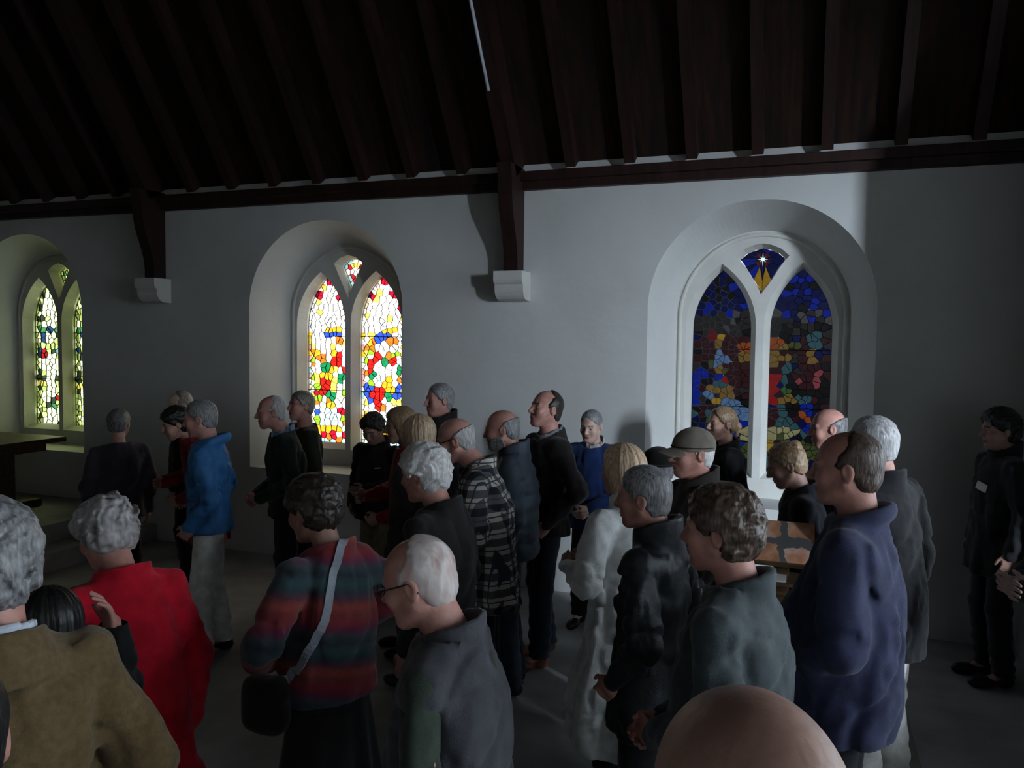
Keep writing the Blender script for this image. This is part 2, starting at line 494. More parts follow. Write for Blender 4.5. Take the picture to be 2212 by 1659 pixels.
# designs in light coordinates: u -1..1 across, v 0..1 up; the first shape that holds a seed gives its colour
MIDL = [(('e', -.45, .885, .16, .02), 'crimson'), (('e', .5, .885, .16, .025), 'crimson'), (('e', -.6, .90, .12, .02), 'blue'), (('e', .62, .88, .1, .02), 'blue'), (('e', .1, .96, .3, .02), 'crimson'),
        (('e', .03, .715, .14, .022), 'grey'), (('e', 0.1, .678, .5, .014), 'gold'), (('e', .15, .660, .38, .012), 'blue'), (('p', [(.2, .66), (.45, .66), (.7, .60), (.45, .60)]), 'orange'), (('e', .6, .62, .12, .02), 'blue'),
        (('e', -.04, .578, .2, .045), 'white'), (('e', -.03, .59, .27, .055), 'yellow'), (('p', [(-.5, .53), (-.15, .53), (-.05, .49), (-.3, .46), (-.5, .49)]), 'orange'),
        (('p', [(.05, .52), (.5, .54), (.8, .50), (.8, .43), (.5, .44), (.2, .47)]), 'red'), (('e', -.58, .465, .2, .055), 'white'), (('p', [(-.3, .49), (.12, .50), (.2, .45), (.05, .41), (-.4, .42)]), 'green'),
        (('e', .18, .44, .14, .02), 'gold'), (('e', .62, .405, .24, .03), 'green'), (('p', [(-.55, .41), (.3, .42), (.35, .385), (-.5, .375)]), 'gold'),
        (('p', [(-.52, .385), (.05, .375), (-.1, .28), (-.42, .215)]), 'red'), (('p', [(.05, .38), (.4, .39), (.4, .32), (.1, .32)]), 'yellow'), (('e', .58, .345, .2, .035), 'white'), (('p', [(.35, .31), (.8, .31), (.8, .22), (.4, .22)]), 'cream'),
        (('p', [(.0, .31), (.3, .31), (.25, .24), (.0, .24)]), 'green'), (('e', .05, .23, .3, .022), 'gold'), (('p', [(-.1, .32), (.08, .32), (-.3, .20), (-.45, .20)]), 'cream'),
        (('e', -.62, .34, .12, .03), 'lime'), (('e', -.62, .30, .12, .016), 'crimson'), (('e', -.62, .265, .12, .03), 'lime'), (('e', -.6, .235, .12, .012), 'orange'), (('e', -.6, .18, .18, .02), 'blue'), (('e', -.58, .145, .2, .02), 'lime'),
        (('e', .7, .19, .14, .02), 'crimson'), (('e', .7, .15, .14, .025), 'lime'), (('p', [(-.4, .21), (.7, .21), (.7, .11), (-.4, .11)]), 'ice'), (('p', [(-1, .09), (1, .09), (1, .072), (-1, .072)]), 'gold'),
        (('e', -.85, .048, .2, .025), 'crimson'), (('e', -.28, .04, .13, .02), 'crimson'), (('e', .28, .04, .13, .02), 'crimson'), (('e', .85, .048, .2, .025), 'crimson'), (('p', [(-1, .03), (1, .03), (1, .018), (-1, .018)]), 'orange'), (('p', [(-1, .018), (1, .018), (1, -.01), (-1, -.01)]), 'cyan')]
MIDR = [(('e', -.5, .885, .16, .025), 'crimson'), (('e', .55, .885, .16, .025), 'crimson'), (('e', .1, .955, .3, .02), 'crimson'), (('e', .85, .80, .1, .05), 'crimson'), (('e', -.7, .89, .1, .02), 'blue'),
        (('e', .08, .72, .16, .025), 'grey'), (('e', .1, .678, .5, .014), 'gold'), (('e', .1, .655, .45, .012), 'blue'), (('p', [(-.45, .66), (-.25, .66), (-.4, .57), (-.6, .57)]), 'orange'), (('p', [(.5, .66), (.65, .66), (.85, .58), (.65, .58)]), 'orange'), (('e', -.3, .625, .13, .014), 'blue'),
        (('e', .1, .58, .2, .05), 'white'), (('e', .1, .592, .28, .06), 'orange'), (('e', .5, .57, .13, .03), 'grey'), (('e', -.62, .547, .16, .013), 'lime'), (('e', .72, .545, .16, .013), 'lime'), (('e', -.6, .53, .2, .012), 'pink'), (('e', .75, .527, .2, .012), 'pink'),
        (('p', [(-.55, .54), (-.1, .53), (-.15, .49), (-.5, .47)]), 'red'), (('e', .45, .50, .12, .03), 'red'), (('e', .1, .495, .16, .018), 'green'), (('e', .55, .47, .17, .04), 'white'), (('e', -.05, .45, .38, .045), 'white'),
        (('e', .78, .44, .2, .035), 'green'), (('e', -.42, .425, .12, .03), 'green'), (('p', [(-.75, .5), (-.5, .5), (-.45, .38), (-.7, .38)]), 'red'), (('e', -.22, .40, .16, .04), 'white'),
        (('p', [(-.35, .39), (.6, .40), (.5, .32), (-.3, .34)]), 'gold'), (('p', [(-.55, .35), (.05, .34), (-.05, .25), (-.35, .20)]), 'red'), (('e', -.7, .33, .14, .05), 'blue'), (('e', -.6, .26, .14, .025), 'blue'), (('e', .72, .33, .13, .06), 'blue'), (('e', .48, .33, .14, .05), 'maroon'), (('e', .28, .36, .1, .03), 'crimson'),
        (('e', .3, .28, .16, .03), 'green'), (('e', .32, .22, .2, .045), 'white'), (('e', .65, .22, .16, .02), 'pink'), (('e', -.55, .20, .18, .04), 'white'), (('p', [(-.2, .26), (.1, .3), (-.2, .2), (-.4, .2)]), 'cream'), (('p', [(-.4, .21), (.7, .21), (.7, .11), (-.4, .11)]), 'ice'), (('p', [(-1, .09), (1, .09), (1, .06), (-1, .06)]), 'gold'), (('e', -.3, .04, .13, .02), 'crimson'), (('e', .28, .04, .13, .02), 'crimson'), (('p', [(-1, .018), (1, .018), (1, -.01), (-1, -.01)]), 'cyan')]
RGTL = [(('e', -.1, .635, .18, .035), 'gold'), (('e', -.33, .67, .22, .035), 'crimson'), (('e', 0, .665, .12, .03), 'amber'), (('e', -.5, .60, .28, .06), 'maroon'),
        (('e', 0, .553, .34, .035), 'skyblue'), (('e', 0, .51, .16, .02), 'gold'), (('e', -.2, .53, .3, .012), 'olive'), (('e', .15, .50, .15, .015), 'olive'), (('e', -.68, .475, .24, .05), 'cobalt'), (('e', -.08, .465, .2, .025), 'cobalt'), (('e', .17, .448, .1, .014), 'red'),
        (('e', .1, .425, .32, .02), 'teal'), (('e', -.37, .408, .26, .03), 'gold'), (('e', -.45, .375, .2, .018), 'skyblue'), (('p', [(-.2, .39), (.5, .44), (.62, .46), (.45, .37), (0, .36)]), 'gold'), (('e', -.2, .345, .22, .016), 'amber'), (('e', -.9, .39, .14, .06), 'cobalt'), (('e', -.8, .33, .2, .025), 'cobalt'),
        (('e', .45, .335, .34, .03), 'skyblue'), (('e', .6, .29, .2, .045), 'skyblue'), (('e', .75, .62, .22, .03), 'orange'), (('e', .72, .58, .14, .025), 'gold'), (('p', [(.35, .66), (1, .68), (1, .45), (.3, .46)]), 'maroon'), (('e', .85, .455, .12, .015), 'gold'),
        (('e', .72, .23, .16, .03), 'cobalt'), (('e', .85, .19, .15, .04), 'cream'), (('e', .6, .15, .2, .03), 'cobalt'), (('e', .8, .10, .2, .03), 'olive'), (('e', -.1, .12, .5, .06), 'teal')]
RGTR = [(('e', -.65, .64, .25, .022), 'orange'), (('e', -.5, .622, .25, .015), 'gold'), (('e', -.1, .63, .22, .022), 'olive'), (('p', [(.2, .71), (.5, .70), (.75, .63), (.3, .62)]), 'teal'), (('e', .3, .595, .1, .024), 'gold'), (('e', .42, .555, .18, .018), 'gold'),
        (('e', 0, .455, .09, .045), 'rose'), (('e', .6, .46, .1, .06), 'rose'), (('e', .27, .49, .3, .10), 'maroon'), (('e', -.8, .56, .16, .03), 'gold'), (('e', -.35, .57, .12, .03), 'gold'), (('e', -.47, .515, .2, .03), 'teal'), (('e', -.45, .455, .12, .035), 'teal'), (('e', -.78, .44, .1, .04), 'red'), (('e', -.8, .345, .1, .022), 'red'),
        (('e', -.47, .405, .24, .018), 'green'), (('e', -.35, .365, .24, .028), 'gold'), (('e', 0, .372, .14, .022), 'teal'), (('e', .2, .37, .2, .02), 'teal'), (('p', [(-.1, .315), (0, .32), (.45, .265), (.3, .262)]), 'orange'), (('e', .28, .315, .24, .03), 'cobalt'), (('e', -.52, .29, .1, .035), 'teal'),
        (('e', -.75, .205, .2, .04), 'cream'), (('e', -.25, .19, .3, .02), 'cream'), (('e', -.1, .225, .3, .02), 'teal'), (('e', .5, .22, .24, .05), 'cobalt'), (('e', -.9, .13, .12, .04), 'amber'), (('e', -.85, .07, .16, .03), 'teal'), (('e', .2, .1, .5, .05), 'olive')]
LFT = [(('e', .0, .60, .30, .055), 'white'), (('e', -.05, .61, .45, .07), 'navy'), (('p', [(-1, .70), (1, .70), (1, .64), (-1, .64)]), 'green'), (('e', .05, .83, .5, .09), 'white'), (('e', -.35, .495, .28, .02), 'red'), (('e', .7, .53, .22, .02), 'sky'), (('e', .0, .42, .5, .09), 'white'), (('e', -.1, .25, .4, .10), 'white'), (('e', -.65, .28, .2, .02), 'yellow'),
       (('e', .45, .185, .3, .02), 'red'), (('e', .8, .24, .15, .03), 'navy'), (('e', .2, .12, .35, .016), 'green'), (('e', -.85, .33, .15, .05), 'dark'), (('e', .1, .06, .6, .05), 'white'), (('e', -.9, .5, .12, .06), 'navy')]

LANC = [(x, z) for x, z in arch_loop(0.243, 1.075, 2.28, 2.785, 10, 2, 3)]

def light_seeds(rng, border, step):
    """seeds of one light: a row of border panes, then a jittered grid"""
    seeds = []
    hw, zb, zs, za = 0.243, 1.075, 2.28, 2.785
    rise = za - zs; r = (hw * hw + rise * rise) / (2 * hw)
    def half(z):
        if z <= zs: return hw
        d = r * r - (z - zs) ** 2
        return max(0.0, hw - r + math.sqrt(max(0, d)))
    z = zb + 0.02
    while z < za - 0.03:
        h = half(z)
        if border:
            for sg in (-1, 1):
                if h > 0.03: seeds.append((sg * (h - 0.016), z + rng.uniform(-.004, .004)))
        inner = h - (0.048 if border else 0.018)
        if inner > 0.012:
            n = max(1, round(2 * inner / step))
            for i in range(n + 1 if border else n):
                x = -inner + 2 * inner * (i / n if border else (i + .5) / n)
                seeds.append((x + rng.uniform(-.02, .02) * (0.3 if border and i in (0, n) else 1), z + rng.uniform(-.024, .024)))
        else:
            seeds.append((0.0, z))
        z += step * (0.92 if border else 0.95)
    return seeds

M_IRON = noise_mat('iron_saddle_bar', (0.012, 0.012, 0.013), (0.03, 0.028, 0.027), 30, 0.7)
def stained_window(n, wx, designs, pal, fallback, border, step, eye, label, seed):
    rng = random.Random(seed)
    w = empty('window_%d' % n, (wx, WY + GLY, 0))
    tag(w, label, 'window', kind='structure')
    # stone tracery: front plate with two lights and an eye, chamfered openings
    eye_pts, eye_front = eye
    bm = bmesh.new()
    yf, yg = REV - GLY, 0.0
    lights = [[(x + s * 0.32, z) for x, z in LANC] for s in (-1, 1)]
    def grow(lp, k):
        cx = sum(p[0] for p in lp) / len(lp); cz = sum(p[1] for p in lp) / len(lp)
        xs = [p[0] for p in lp]; zs = [p[1] for p in lp]
        sx = 1 + 2 * k / (max(xs) - min(xs)); sz = 1 + 2 * k / (max(zs) - min(zs))
        mx, mz = (max(xs) + min(xs)) / 2, (max(zs) + min(zs)) / 2
        return [(mx + (p[0] - mx) * sx, mz + (p[1] - mz) * sz) for p in lp]
    fronts = [grow(l, 0.045) for l in lights] + [grow(eye_pts, 0.030)]
    lps = fill_with_holes(bm, [INN] + fronts, yf)
    for lp, back in zip(lps[1:], lights + [eye_pts]):
        mid = [bm.verts.new((p[0], yg - 0.03, p[1])) for p in back]
        end = [bm.verts.new((p[0], yg + 0.06, p[1])) for p in back]
        strip(bm, lp, mid); strip(bm, mid, end)
    fill_with_holes(bm, [INN] + lights + [eye_pts], yg + 0.06)
    tr = bm_obj('tracery', bm, M_STONE, w)
    # roll moulding where the tracery meets the splay
    pts = [(x * 0.955, yf + 0.005, SILL + (z - SILL) * 0.985) for x, z in INN[4:]] 
    vs, fs = tube_mesh(pts, 0.020, 8)
    mesh_obj('moulding', vs, fs, M_STONE, w, True)
    for k, s in enumerate((-1, 1)):
        ds = designs[k]
        lt = empty('stained_glass_light', (s * 0.32, 0, 0)); lt.parent = w
        def colour(sd, ds=ds):
            u, v = sd[0] / 0.243, (sd[1] - 1.075) / 1.71
            if border and abs(sd[0]) > 0.5 * 0.243:
                hz = sd[1]
                lim = 0.243 if hz < 2.28 else None
                if lim and abs(abs(sd[0]) - (0.243 - 0.016)) < 0.004:
                    return rng.choice(['white', 'white', 'cream', 'white', 'ice', 'yellow', 'pink'] if pal is PB else ['pale', 'white', 'olive', 'pale'])
            for sh, c in ds:
                if inside(sh, u, v): return c
            return fallback(u, v, rng)
        sd = light_seeds(rng, border, step)
        hot = []
        for sh_, c_ in ds:
            if sh_[0] == 'e': cu, cv = sh_[1], sh_[2]
            else: cu, cv = sum(p[0] for p in sh_[1]) / len(sh_[1]), sum(p[1] for p in sh_[1]) / len(sh_[1])
            if abs(cu) < .86 and .02 < cv < .9: hot.append((cu * 0.243, 1.075 + cv * 1.71))
        sd = [q for q in sd if all(math.hypot(q[0] - h[0], q[1] - h[1]) > .026 for h in hot)] + hot
        glaze(lt, LANC, sd, colour, pal, 0.0)
        for zz in ([1.62, 2.18] if n != 3 else [1.32, 1.62, 2.11]):
            box_obj('saddle_bar', (-0.25, -0.012, zz - .004), (0.25, -0.004, zz + .004), M_IRON, lt)
    return w

def fb_mid(u, v, rng):
    if v > .62: return rng.choice(['white'] * 9 + ['cream', 'white', 'pink', 'yellow'])
    return rng.choice(['white', 'white', 'cream', 'yellow', 'ice', 'gold', 'lime', 'orange'])
def fb_left(u, v, rng): return rng.choice(['white', 'pale', 'pale', 'olive', 'white', 'dark', 'olive'])
def fb_right(u, v, rng):
    if abs(u) > .9 and rng.random() < .45: return 'gold'
    if v > .80: return rng.choice(['night', 'night', 'cobalt', 'night', 'dark'])
    if v > .755: return rng.choice(['cloud', 'night', 'cobalt', 'greycloud', 'cloud'])
    if v > .68: return rng.choice(['cloud', 'dark', 'cloud', 'greycloud' if u > 0 else 'cloud'])
    if v > .3: return rng.choice(['maroon', 'dark', 'maroon', 'dark', 'night', 'cloud'])
    return rng.choice(['dark', 'night', 'olive', 'dark', 'maroon', 'teal'])

kite = [(0.0, 2.60), (0.135, 2.895), (0.07, 2.945), (0.0, 2.965), (-0.07, 2.945), (-0.135, 2.895)]
fan = [(0.0, 2.60), (0.07, 2.70), (0.13, 2.80), (0.185, 2.87), (0.13, 2.92), (0.06, 2.95), (0.0, 2.96), (-0.06, 2.95), (-0.13, 2.92), (-0.185, 2.87), (-0.13, 2.80), (-0.07, 2.70)]
def eye_glass(w, pts, seeds, colours, pal):
    e = empty('tracery_eye', (0, 0, 0)); e.parent = w
    look = {s: c for s, c in zip(seeds, colours)}
    glaze(e, pts, seeds, lambda s: look[s], pal, 0.0)
    return e

w1 = stained_window(1, WIN_X[0], (LFT, LFT), PL, fb_left, True, 0.072, (kite, None), 'stained glass window cut by the left edge, green outside light in its glass', 5)
w2 = stained_window(2, WIN_X[1], (MIDL, MIDR), PB, fb_mid, True, 0.066, (kite, None), 'brightest stained glass window with two red and green robed figures', 7)
w3 = stained_window(3, WIN_X[2], (RGTL, RGTR), PD, fb_right, False, 0.058, (fan, None), 'dark blue stained glass window with a white star at the top', 11)
ksd = [(0, 2.64), (0, 2.70), (.03, 2.71), (-.03, 2.71), (.06, 2.77), (-.06, 2.77), (.09, 2.84), (-.09, 2.84), (.115, 2.89), (-.115, 2.89), (.06, 2.935), (-.06, 2.935), (0, 2.95), (0, 2.745), (.03, 2.79), (-.03, 2.79), (0, 2.82), (.035, 2.84), (-.035, 2.84), (.06, 2.885), (-.06, 2.885), (0, 2.865), (0, 2.905), (.035, 2.90), (-.035, 2.90)]
kcl = ['ice', 'crimson', 'white', 'ice', 'white', 'ice', 'cyan', 'white', 'white', 'ice', 'white', 'ice', 'white', 'crimson', 'lime', 'crimson', 'white', 'white', 'cream', 'crimson', 'crimson', 'white', 'yellow', 'yellow', 'yellow']
eye_glass(w2, kite, ksd, kcl, PB)
eye_glass(w1, kite, ksd, ['pale', 'red', 'white', 'pale', 'white', 'pale', 'green', 'olive', 'white', 'pale', 'white', 'pale', 'white', 'red', 'green', 'red', 'white', 'white', 'pale', 'red', 'green', 'white', 'yellow', 'pale', 'olive'], PL)
e3 = empty('tracery_eye'); e3.parent = w3
SC = (0.0, 2.872)
star = []
for k in range(16):
    a = math.pi / 2 + 2 * math.pi * k / 16
    rr = (0.015 if k % 2 else (0.078 if k % 8 == 0 else 0.060 if k % 4 == 0 else 0.042))
    star.append((SC[0] + rr * math.cos(a), SC[1] + rr * math.sin(a)))
def ray_out(pts, c, ang):
    dx, dz = math.cos(ang), math.sin(ang)
    best = None
    for i in range(len(pts)):
        (x1, z1), (x2, z2) = pts[i], pts[(i + 1) % len(pts)]
        ex, ez = x2 - x1, z2 - z1
        den = dx * ez - dz * ex
        if abs(den) < 1e-9: continue
        t = ((x1 - c[0]) * ez - (z1 - c[1]) * ex) / den
        q = ((x1 - c[0]) * dz - (z1 - c[1]) * dx) / den
        if t > 0 and -1e-6 <= q <= 1 + 1e-6 and (best is None or t < best): best = t
    return (c[0] + dx * best, c[1] + dz * best)
rim = [ray_out(fan, SC, math.pi / 2 + 2 * math.pi * k / 16) for k in range(16)]
mid = []
for k in range(16):
    l = math.hypot(rim[k][0] - SC[0], rim[k][1] - SC[1])
    rr = min(0.062, l * 0.72) if k % 2 else min(max(0.062, math.hypot(star[k][0] - SC[0], star[k][1] - SC[1]) * 1.03), l * 0.985)
    if k == 8: rr = l * 0.66
    a = math.pi / 2 + 2 * math.pi * k / 16
    mid.append((SC[0] + rr * math.cos(a), SC[1] + rr * math.sin(a)))
so = prism('star_pane', star, -0.001, 0.004, glass_mat(*PD['star']), e3)
so['label'] = 'white star in the tracery'
frng = random.Random(3)
bml = bmesh.new()
for k in range(16):
    j = (k + 1) % 16
    prism('pane', inset_poly([star[k], star[j], mid[j], mid[k]], 0.001), 0.0, 0.004, glass_mat(*PD['crimson' if k % 4 in (1, 2) else 'night']), e3)
    low_ = rim[k][1] < 2.74
    prism('pane', inset_poly([mid[k], mid[j], rim[j], rim[k]], 0.001), 0.0, 0.004, glass_mat(*PD['amber' if low_ and k in (7, 8) else frng.choice(['night', 'cobalt', 'night'])]), e3)
    for p, q in ((star[k], star[j]), (star[k], mid[k]), (mid[k], mid[j]), (mid[k], rim[k])):
        dx, dz = q[0] - p[0], q[1] - p[1]; l = math.hypot(dx, dz)
        if l < 1e-4: continue
        ox_, oz_ = -dz / l * .0015, dx / l * .0015
        qd = [(p[0] + ox_, p[1] + oz_), (q[0] + ox_, q[1] + oz_), (q[0] - ox_, q[1] - oz_), (p[0] - ox_, p[1] - oz_)]
        v1 = [bml.verts.new((c_[0], -0.004, c_[1])) for c_ in qd]; v2 = [bml.verts.new((c_[0], 0.008, c_[1])) for c_ in qd]
        bml.faces.new(v1); bml.faces.new(v2); strip(bml, v1, v2)
bm_obj('lead_came', bml, M_LEAD, e3)

# light portals in the three windows: they only steer the sampling of the sky
for wx in WIN_X:
    pl = bpy.data.lights.new('window_portal', 'AREA'); pl.shape = 'RECTANGLE'; pl.size, pl.size_y = 1.3, 2.1
    pl.cycles.is_portal = True
    po = bpy.data.objects.new('window_portal', pl)
    po.location = (wx, WY + GLY + 0.12, 2.02)
    po.rotation_euler = Vector((0, -1, 0)).to_track_quat('-Z', 'Z').to_euler()
    COL.objects.link(po)

# ------------------------------------------------------------------ distance-field modelling for figures and cloth
_rs = np.random.RandomState(4)
_TAB = _rs.rand(32, 32, 32).astype(np.float32) * 2 - 1
def vnoise(x, y, z):
    """tri-linear value noise, arrays broadcast together"""
    x, y, z = np.broadcast_arrays(x, y, z)
    xi, yi, zi = np.floor(x), np.floor(y), np.floor(z)
    fx, fy, fz = x - xi, y - yi, z - zi
    fx = fx * fx * (3 - 2 * fx); fy = fy * fy * (3 - 2 * fy); fz = fz * fz * (3 - 2 * fz)
    i, j, k = xi.astype(np.int32) & 31, yi.astype(np.int32) & 31, zi.astype(np.int32) & 31
    i1, j1, k1 = (i + 1) & 31, (j + 1) & 31, (k + 1) & 31
    a = _TAB[i, j, k] * (1 - fx) + _TAB[i1, j, k] * fx
    b = _TAB[i, j1, k] * (1 - fx) + _TAB[i1, j1, k] * fx
    c = _TAB[i, j, k1] * (1 - fx) + _TAB[i1, j, k1] * fx
    d = _TAB[i, j1, k1] * (1 - fx) + _TAB[i1, j1, k1] * fx
    return (a * (1 - fy) + b * fy) * (1 - fz) + (c * (1 - fy) + d * fy) * fz

class Grid:
    def __init__(self, lo, hi, h):
        self.lo = np.array(lo, np.float32); self.h = h
        n = np.maximum(4, np.ceil((np.array(hi) - self.lo) / h).astype(int) + 1)
        self.n = n
        self.x = (self.lo[0] + np.arange(n[0], dtype=np.float32) * h)[:, None, None]
        self.y = (self.lo[1] + np.arange(n[1], dtype=np.float32) * h)[None, :, None]
        self.z = (self.lo[2] + np.arange(n[2], dtype=np.float32) * h)[None, None, :]
    def full(self, v=1.0): return np.full(self.n, v, np.float32)

def ell(g, c, r):
    ax, ay, az = (g.x - c[0]) / r[0], (g.y - c[1]) / r[1], (g.z - c[2]) / r[2]
    k0 = np.sqrt(ax * ax + ay * ay + az * az)
    k1 = np.sqrt((ax / r[0]) ** 2 + (ay / r[1]) ** 2 + (az / r[2]) ** 2) + 1e-6
    return k0 * (k0 - 1) / k1
def cone(g, a, b, ra, rb):
    ba = [b[i] - a[i] for i in range(3)]
    l2 = sum(v * v for v in ba) + 1e-9
    px, py, pz = g.x - a[0], g.y - a[1], g.z - a[2]
    t = np.clip((px * ba[0] + py * ba[1] + pz * ba[2]) / l2, 0, 1)
    dx, dy, dz = px - t * ba[0], py - t * ba[1], pz - t * ba[2]
    return np.sqrt(dx * dx + dy * dy + dz * dz) - (ra + (rb - ra) * t)
def smin(a, b, k):
    h = np.clip(0.5 + 0.5 * (b - a) / k, 0, 1)
    return b * (1 - h) + a * h - k * h * (1 - h)
def smax(a, b, k): return -smin(-a, -b, k)

def nets(d, lo, h):
    """naive surface nets -> verts, quads"""
    s = d < 0
    n = np.array(d.shape) - 1
    cnt = np.zeros(n, np.float32); px = np.zeros(n, np.float32); py = np.zeros(n, np.float32); pz = np.zeros(n, np.float32)
    def sl(ax, v):
        r = [slice(0, n[0]), slice(0, n[1]), slice(0, n[2])]
        return r
    for ax in range(3):
        o1, o2 = [a for a in range(3) if a != ax]
        for u in (0, 1):
            for v in (0, 1):
                off = [0, 0, 0]; off[o1] = u; off[o2] = v
                off2 = list(off); off2[ax] = 1
                A = d[off[0]:off[0] + n[0], off[1]:off[1] + n[1], off[2]:off[2] + n[2]]
                B = d[off2[0]:off2[0] + n[0], off2[1]:off2[1] + n[1], off2[2]:off2[2] + n[2]]
                m = (A < 0) != (B < 0)
                if not m.any(): continue
                t = np.where(m, A / np.where(m, A - B, 1), 0)
                cnt += m
                P = [px, py, pz]
                P[ax] += t
                if u: P[o1] += m
                if v: P[o2] += m
    act = cnt > 0
    idx = np.full(n, -1, np.int64)
    na = int(act.sum())
    if na == 0: return np.zeros((0, 3)), np.zeros((0, 4), int)
    idx[act] = np.arange(na)
    ii = np.argwhere(act).astype(np.float32)
    c = cnt[act]
    V = np.stack([px[act] / c, py[act] / c, pz[act] / c], 1) + ii
    V = V * h + lo
    Q = []
    for ax in range(3):
        o1, o2 = [(1, 2), (2, 0), (0, 1)][ax]
        A = [slice(None)] * 3; B = [slice(None)] * 3
        A[ax] = slice(0, -1); B[ax] = slice(1, None)
        m = s[tuple(A)] != s[tuple(B)]
        m2 = m.copy()
        e = np.argwhere(m2)
        if len(e) == 0: continue
        ok = (e[:, o1] > 0) & (e[:, o2] > 0) & (e[:, o1] < n[o1]) & (e[:, o2] < n[o2])
        e = e[ok]
        def ci(d1, d2):
            q = e.copy(); q[:, o1] -= d1; q[:, o2] -= d2
            return idx[q[:, 0], q[:, 1], q[:, 2]]
        q = np.stack([ci(1, 1), ci(0, 1), ci(0, 0), ci(1, 0)], 1)
        flip = ~s[e[:, 0], e[:, 1], e[:, 2]]
        q[flip] = q[flip][:, ::-1]
        Q.append(q)
    Q = np.concatenate(Q)
    Q = Q[(Q >= 0).all(1)]
    return V, Q

def np_mesh(name, V, Q, mats, mi=None):
    me = bpy.data.meshes.new(name)
    nv, nq = len(V), len(Q)
    me.vertices.add(nv); me.loops.add(nq * 4); me.polygons.add(nq)
    me.vertices.foreach_set('co', np.ascontiguousarray(V, np.float32).ravel())
    me.loops.foreach_set('vertex_index', np.ascontiguousarray(Q, np.int32).ravel())
    me.polygons.foreach_set('loop_start', np.arange(0, nq * 4, 4, dtype=np.int32))
    me.polygons.foreach_set('loop_total', np.full(nq, 4, np.int32))
    me.polygons.foreach_set('use_smooth', np.ones(nq, bool))
    for m in mats: me.materials.append(m)
    if mi is not None: me.polygons.foreach_set('material_index', mi.astype(np.int32))
    me.update(calc_edges=True)
    return me

# ------------------------------------------------------------------ figure materials
def skin_mat(tone):
    base = {'fair': (0.52, 0.29, 0.22), 'pink': (0.55, 0.27, 0.22), 'ruddy': (0.52, 0.25, 0.20), 'tan': (0.36, 0.20, 0.155), 'pale': (0.58, 0.38, 0.31)}[tone]
    return noise_mat('skin_' + tone, mul(base, 0.86), mul(base, 1.08), 28, 0.48, spec=0.4, bump=0.0012, bump_scale=90)
M_EYE = noise_mat('eye_white', (0.45, 0.42, 0.40), (0.5, 0.47, 0.45), 10, 0.25)
M_IRIS = noise_mat('eye_iris', (0.02, 0.025, 0.03), (0.04, 0.04, 0.045), 10, 0.2)
M_LIP = noise_mat('lips', (0.32, 0.11, 0.10), (0.38, 0.14, 0.12), 30, 0.45)
def hair_mat(name, c1, c2, st=(1, 1, 0.22)):
    return noise_mat('hair_' + name, c1, c2, 34 if name in ('thinwhite', 'ash') else 120, 0.42, stretch=st, bump=0.003, spec=0.45, lo=0.3, hi=0.7)
HAIR = {'grey': ((0.10, 0.10, 0.105), (0.34, 0.33, 0.34)), 'silver': ((0.25, 0.245, 0.25), (0.66, 0.64, 0.64)), 'white': ((0.55, 0.53, 0.53), (0.92, 0.90, 0.89)),
        'brown': ((0.028, 0.018, 0.013), (0.13, 0.085, 0.065)), 'darkbrown': ((0.012, 0.009, 0.007), (0.05, 0.036, 0.028)), 'black': ((0.006, 0.006, 0.006), (0.02, 0.018, 0.017)),
        'blond': ((0.42, 0.26, 0.145), (0.92, 0.70, 0.50)), 'darkblond': ((0.13, 0.08, 0.045), (0.40, 0.26, 0.15)), 'pepper': ((0.045, 0.043, 0.043), (0.26, 0.25, 0.26)), 'ash': ((0.10, 0.085, 0.080), (0.56, 0.53, 0.53)), 'thinwhite': ((0.46, 0.29, 0.25), (0.80, 0.76, 0.75)), 'sandygrey': ((0.12, 0.10, 0.08), (0.36, 0.32, 0.27))}
def cloth(name, c, rough=0.85, sheen=0.15, vary=0.18, scale=14, bump=0.0015, spec=0.2):
    return noise_mat('cloth_' + name, mul(c, 1 - vary), mul(c, 1 + vary), scale, rough, bump=bump, bump_scale=220, sheen=sheen, spec=spec)

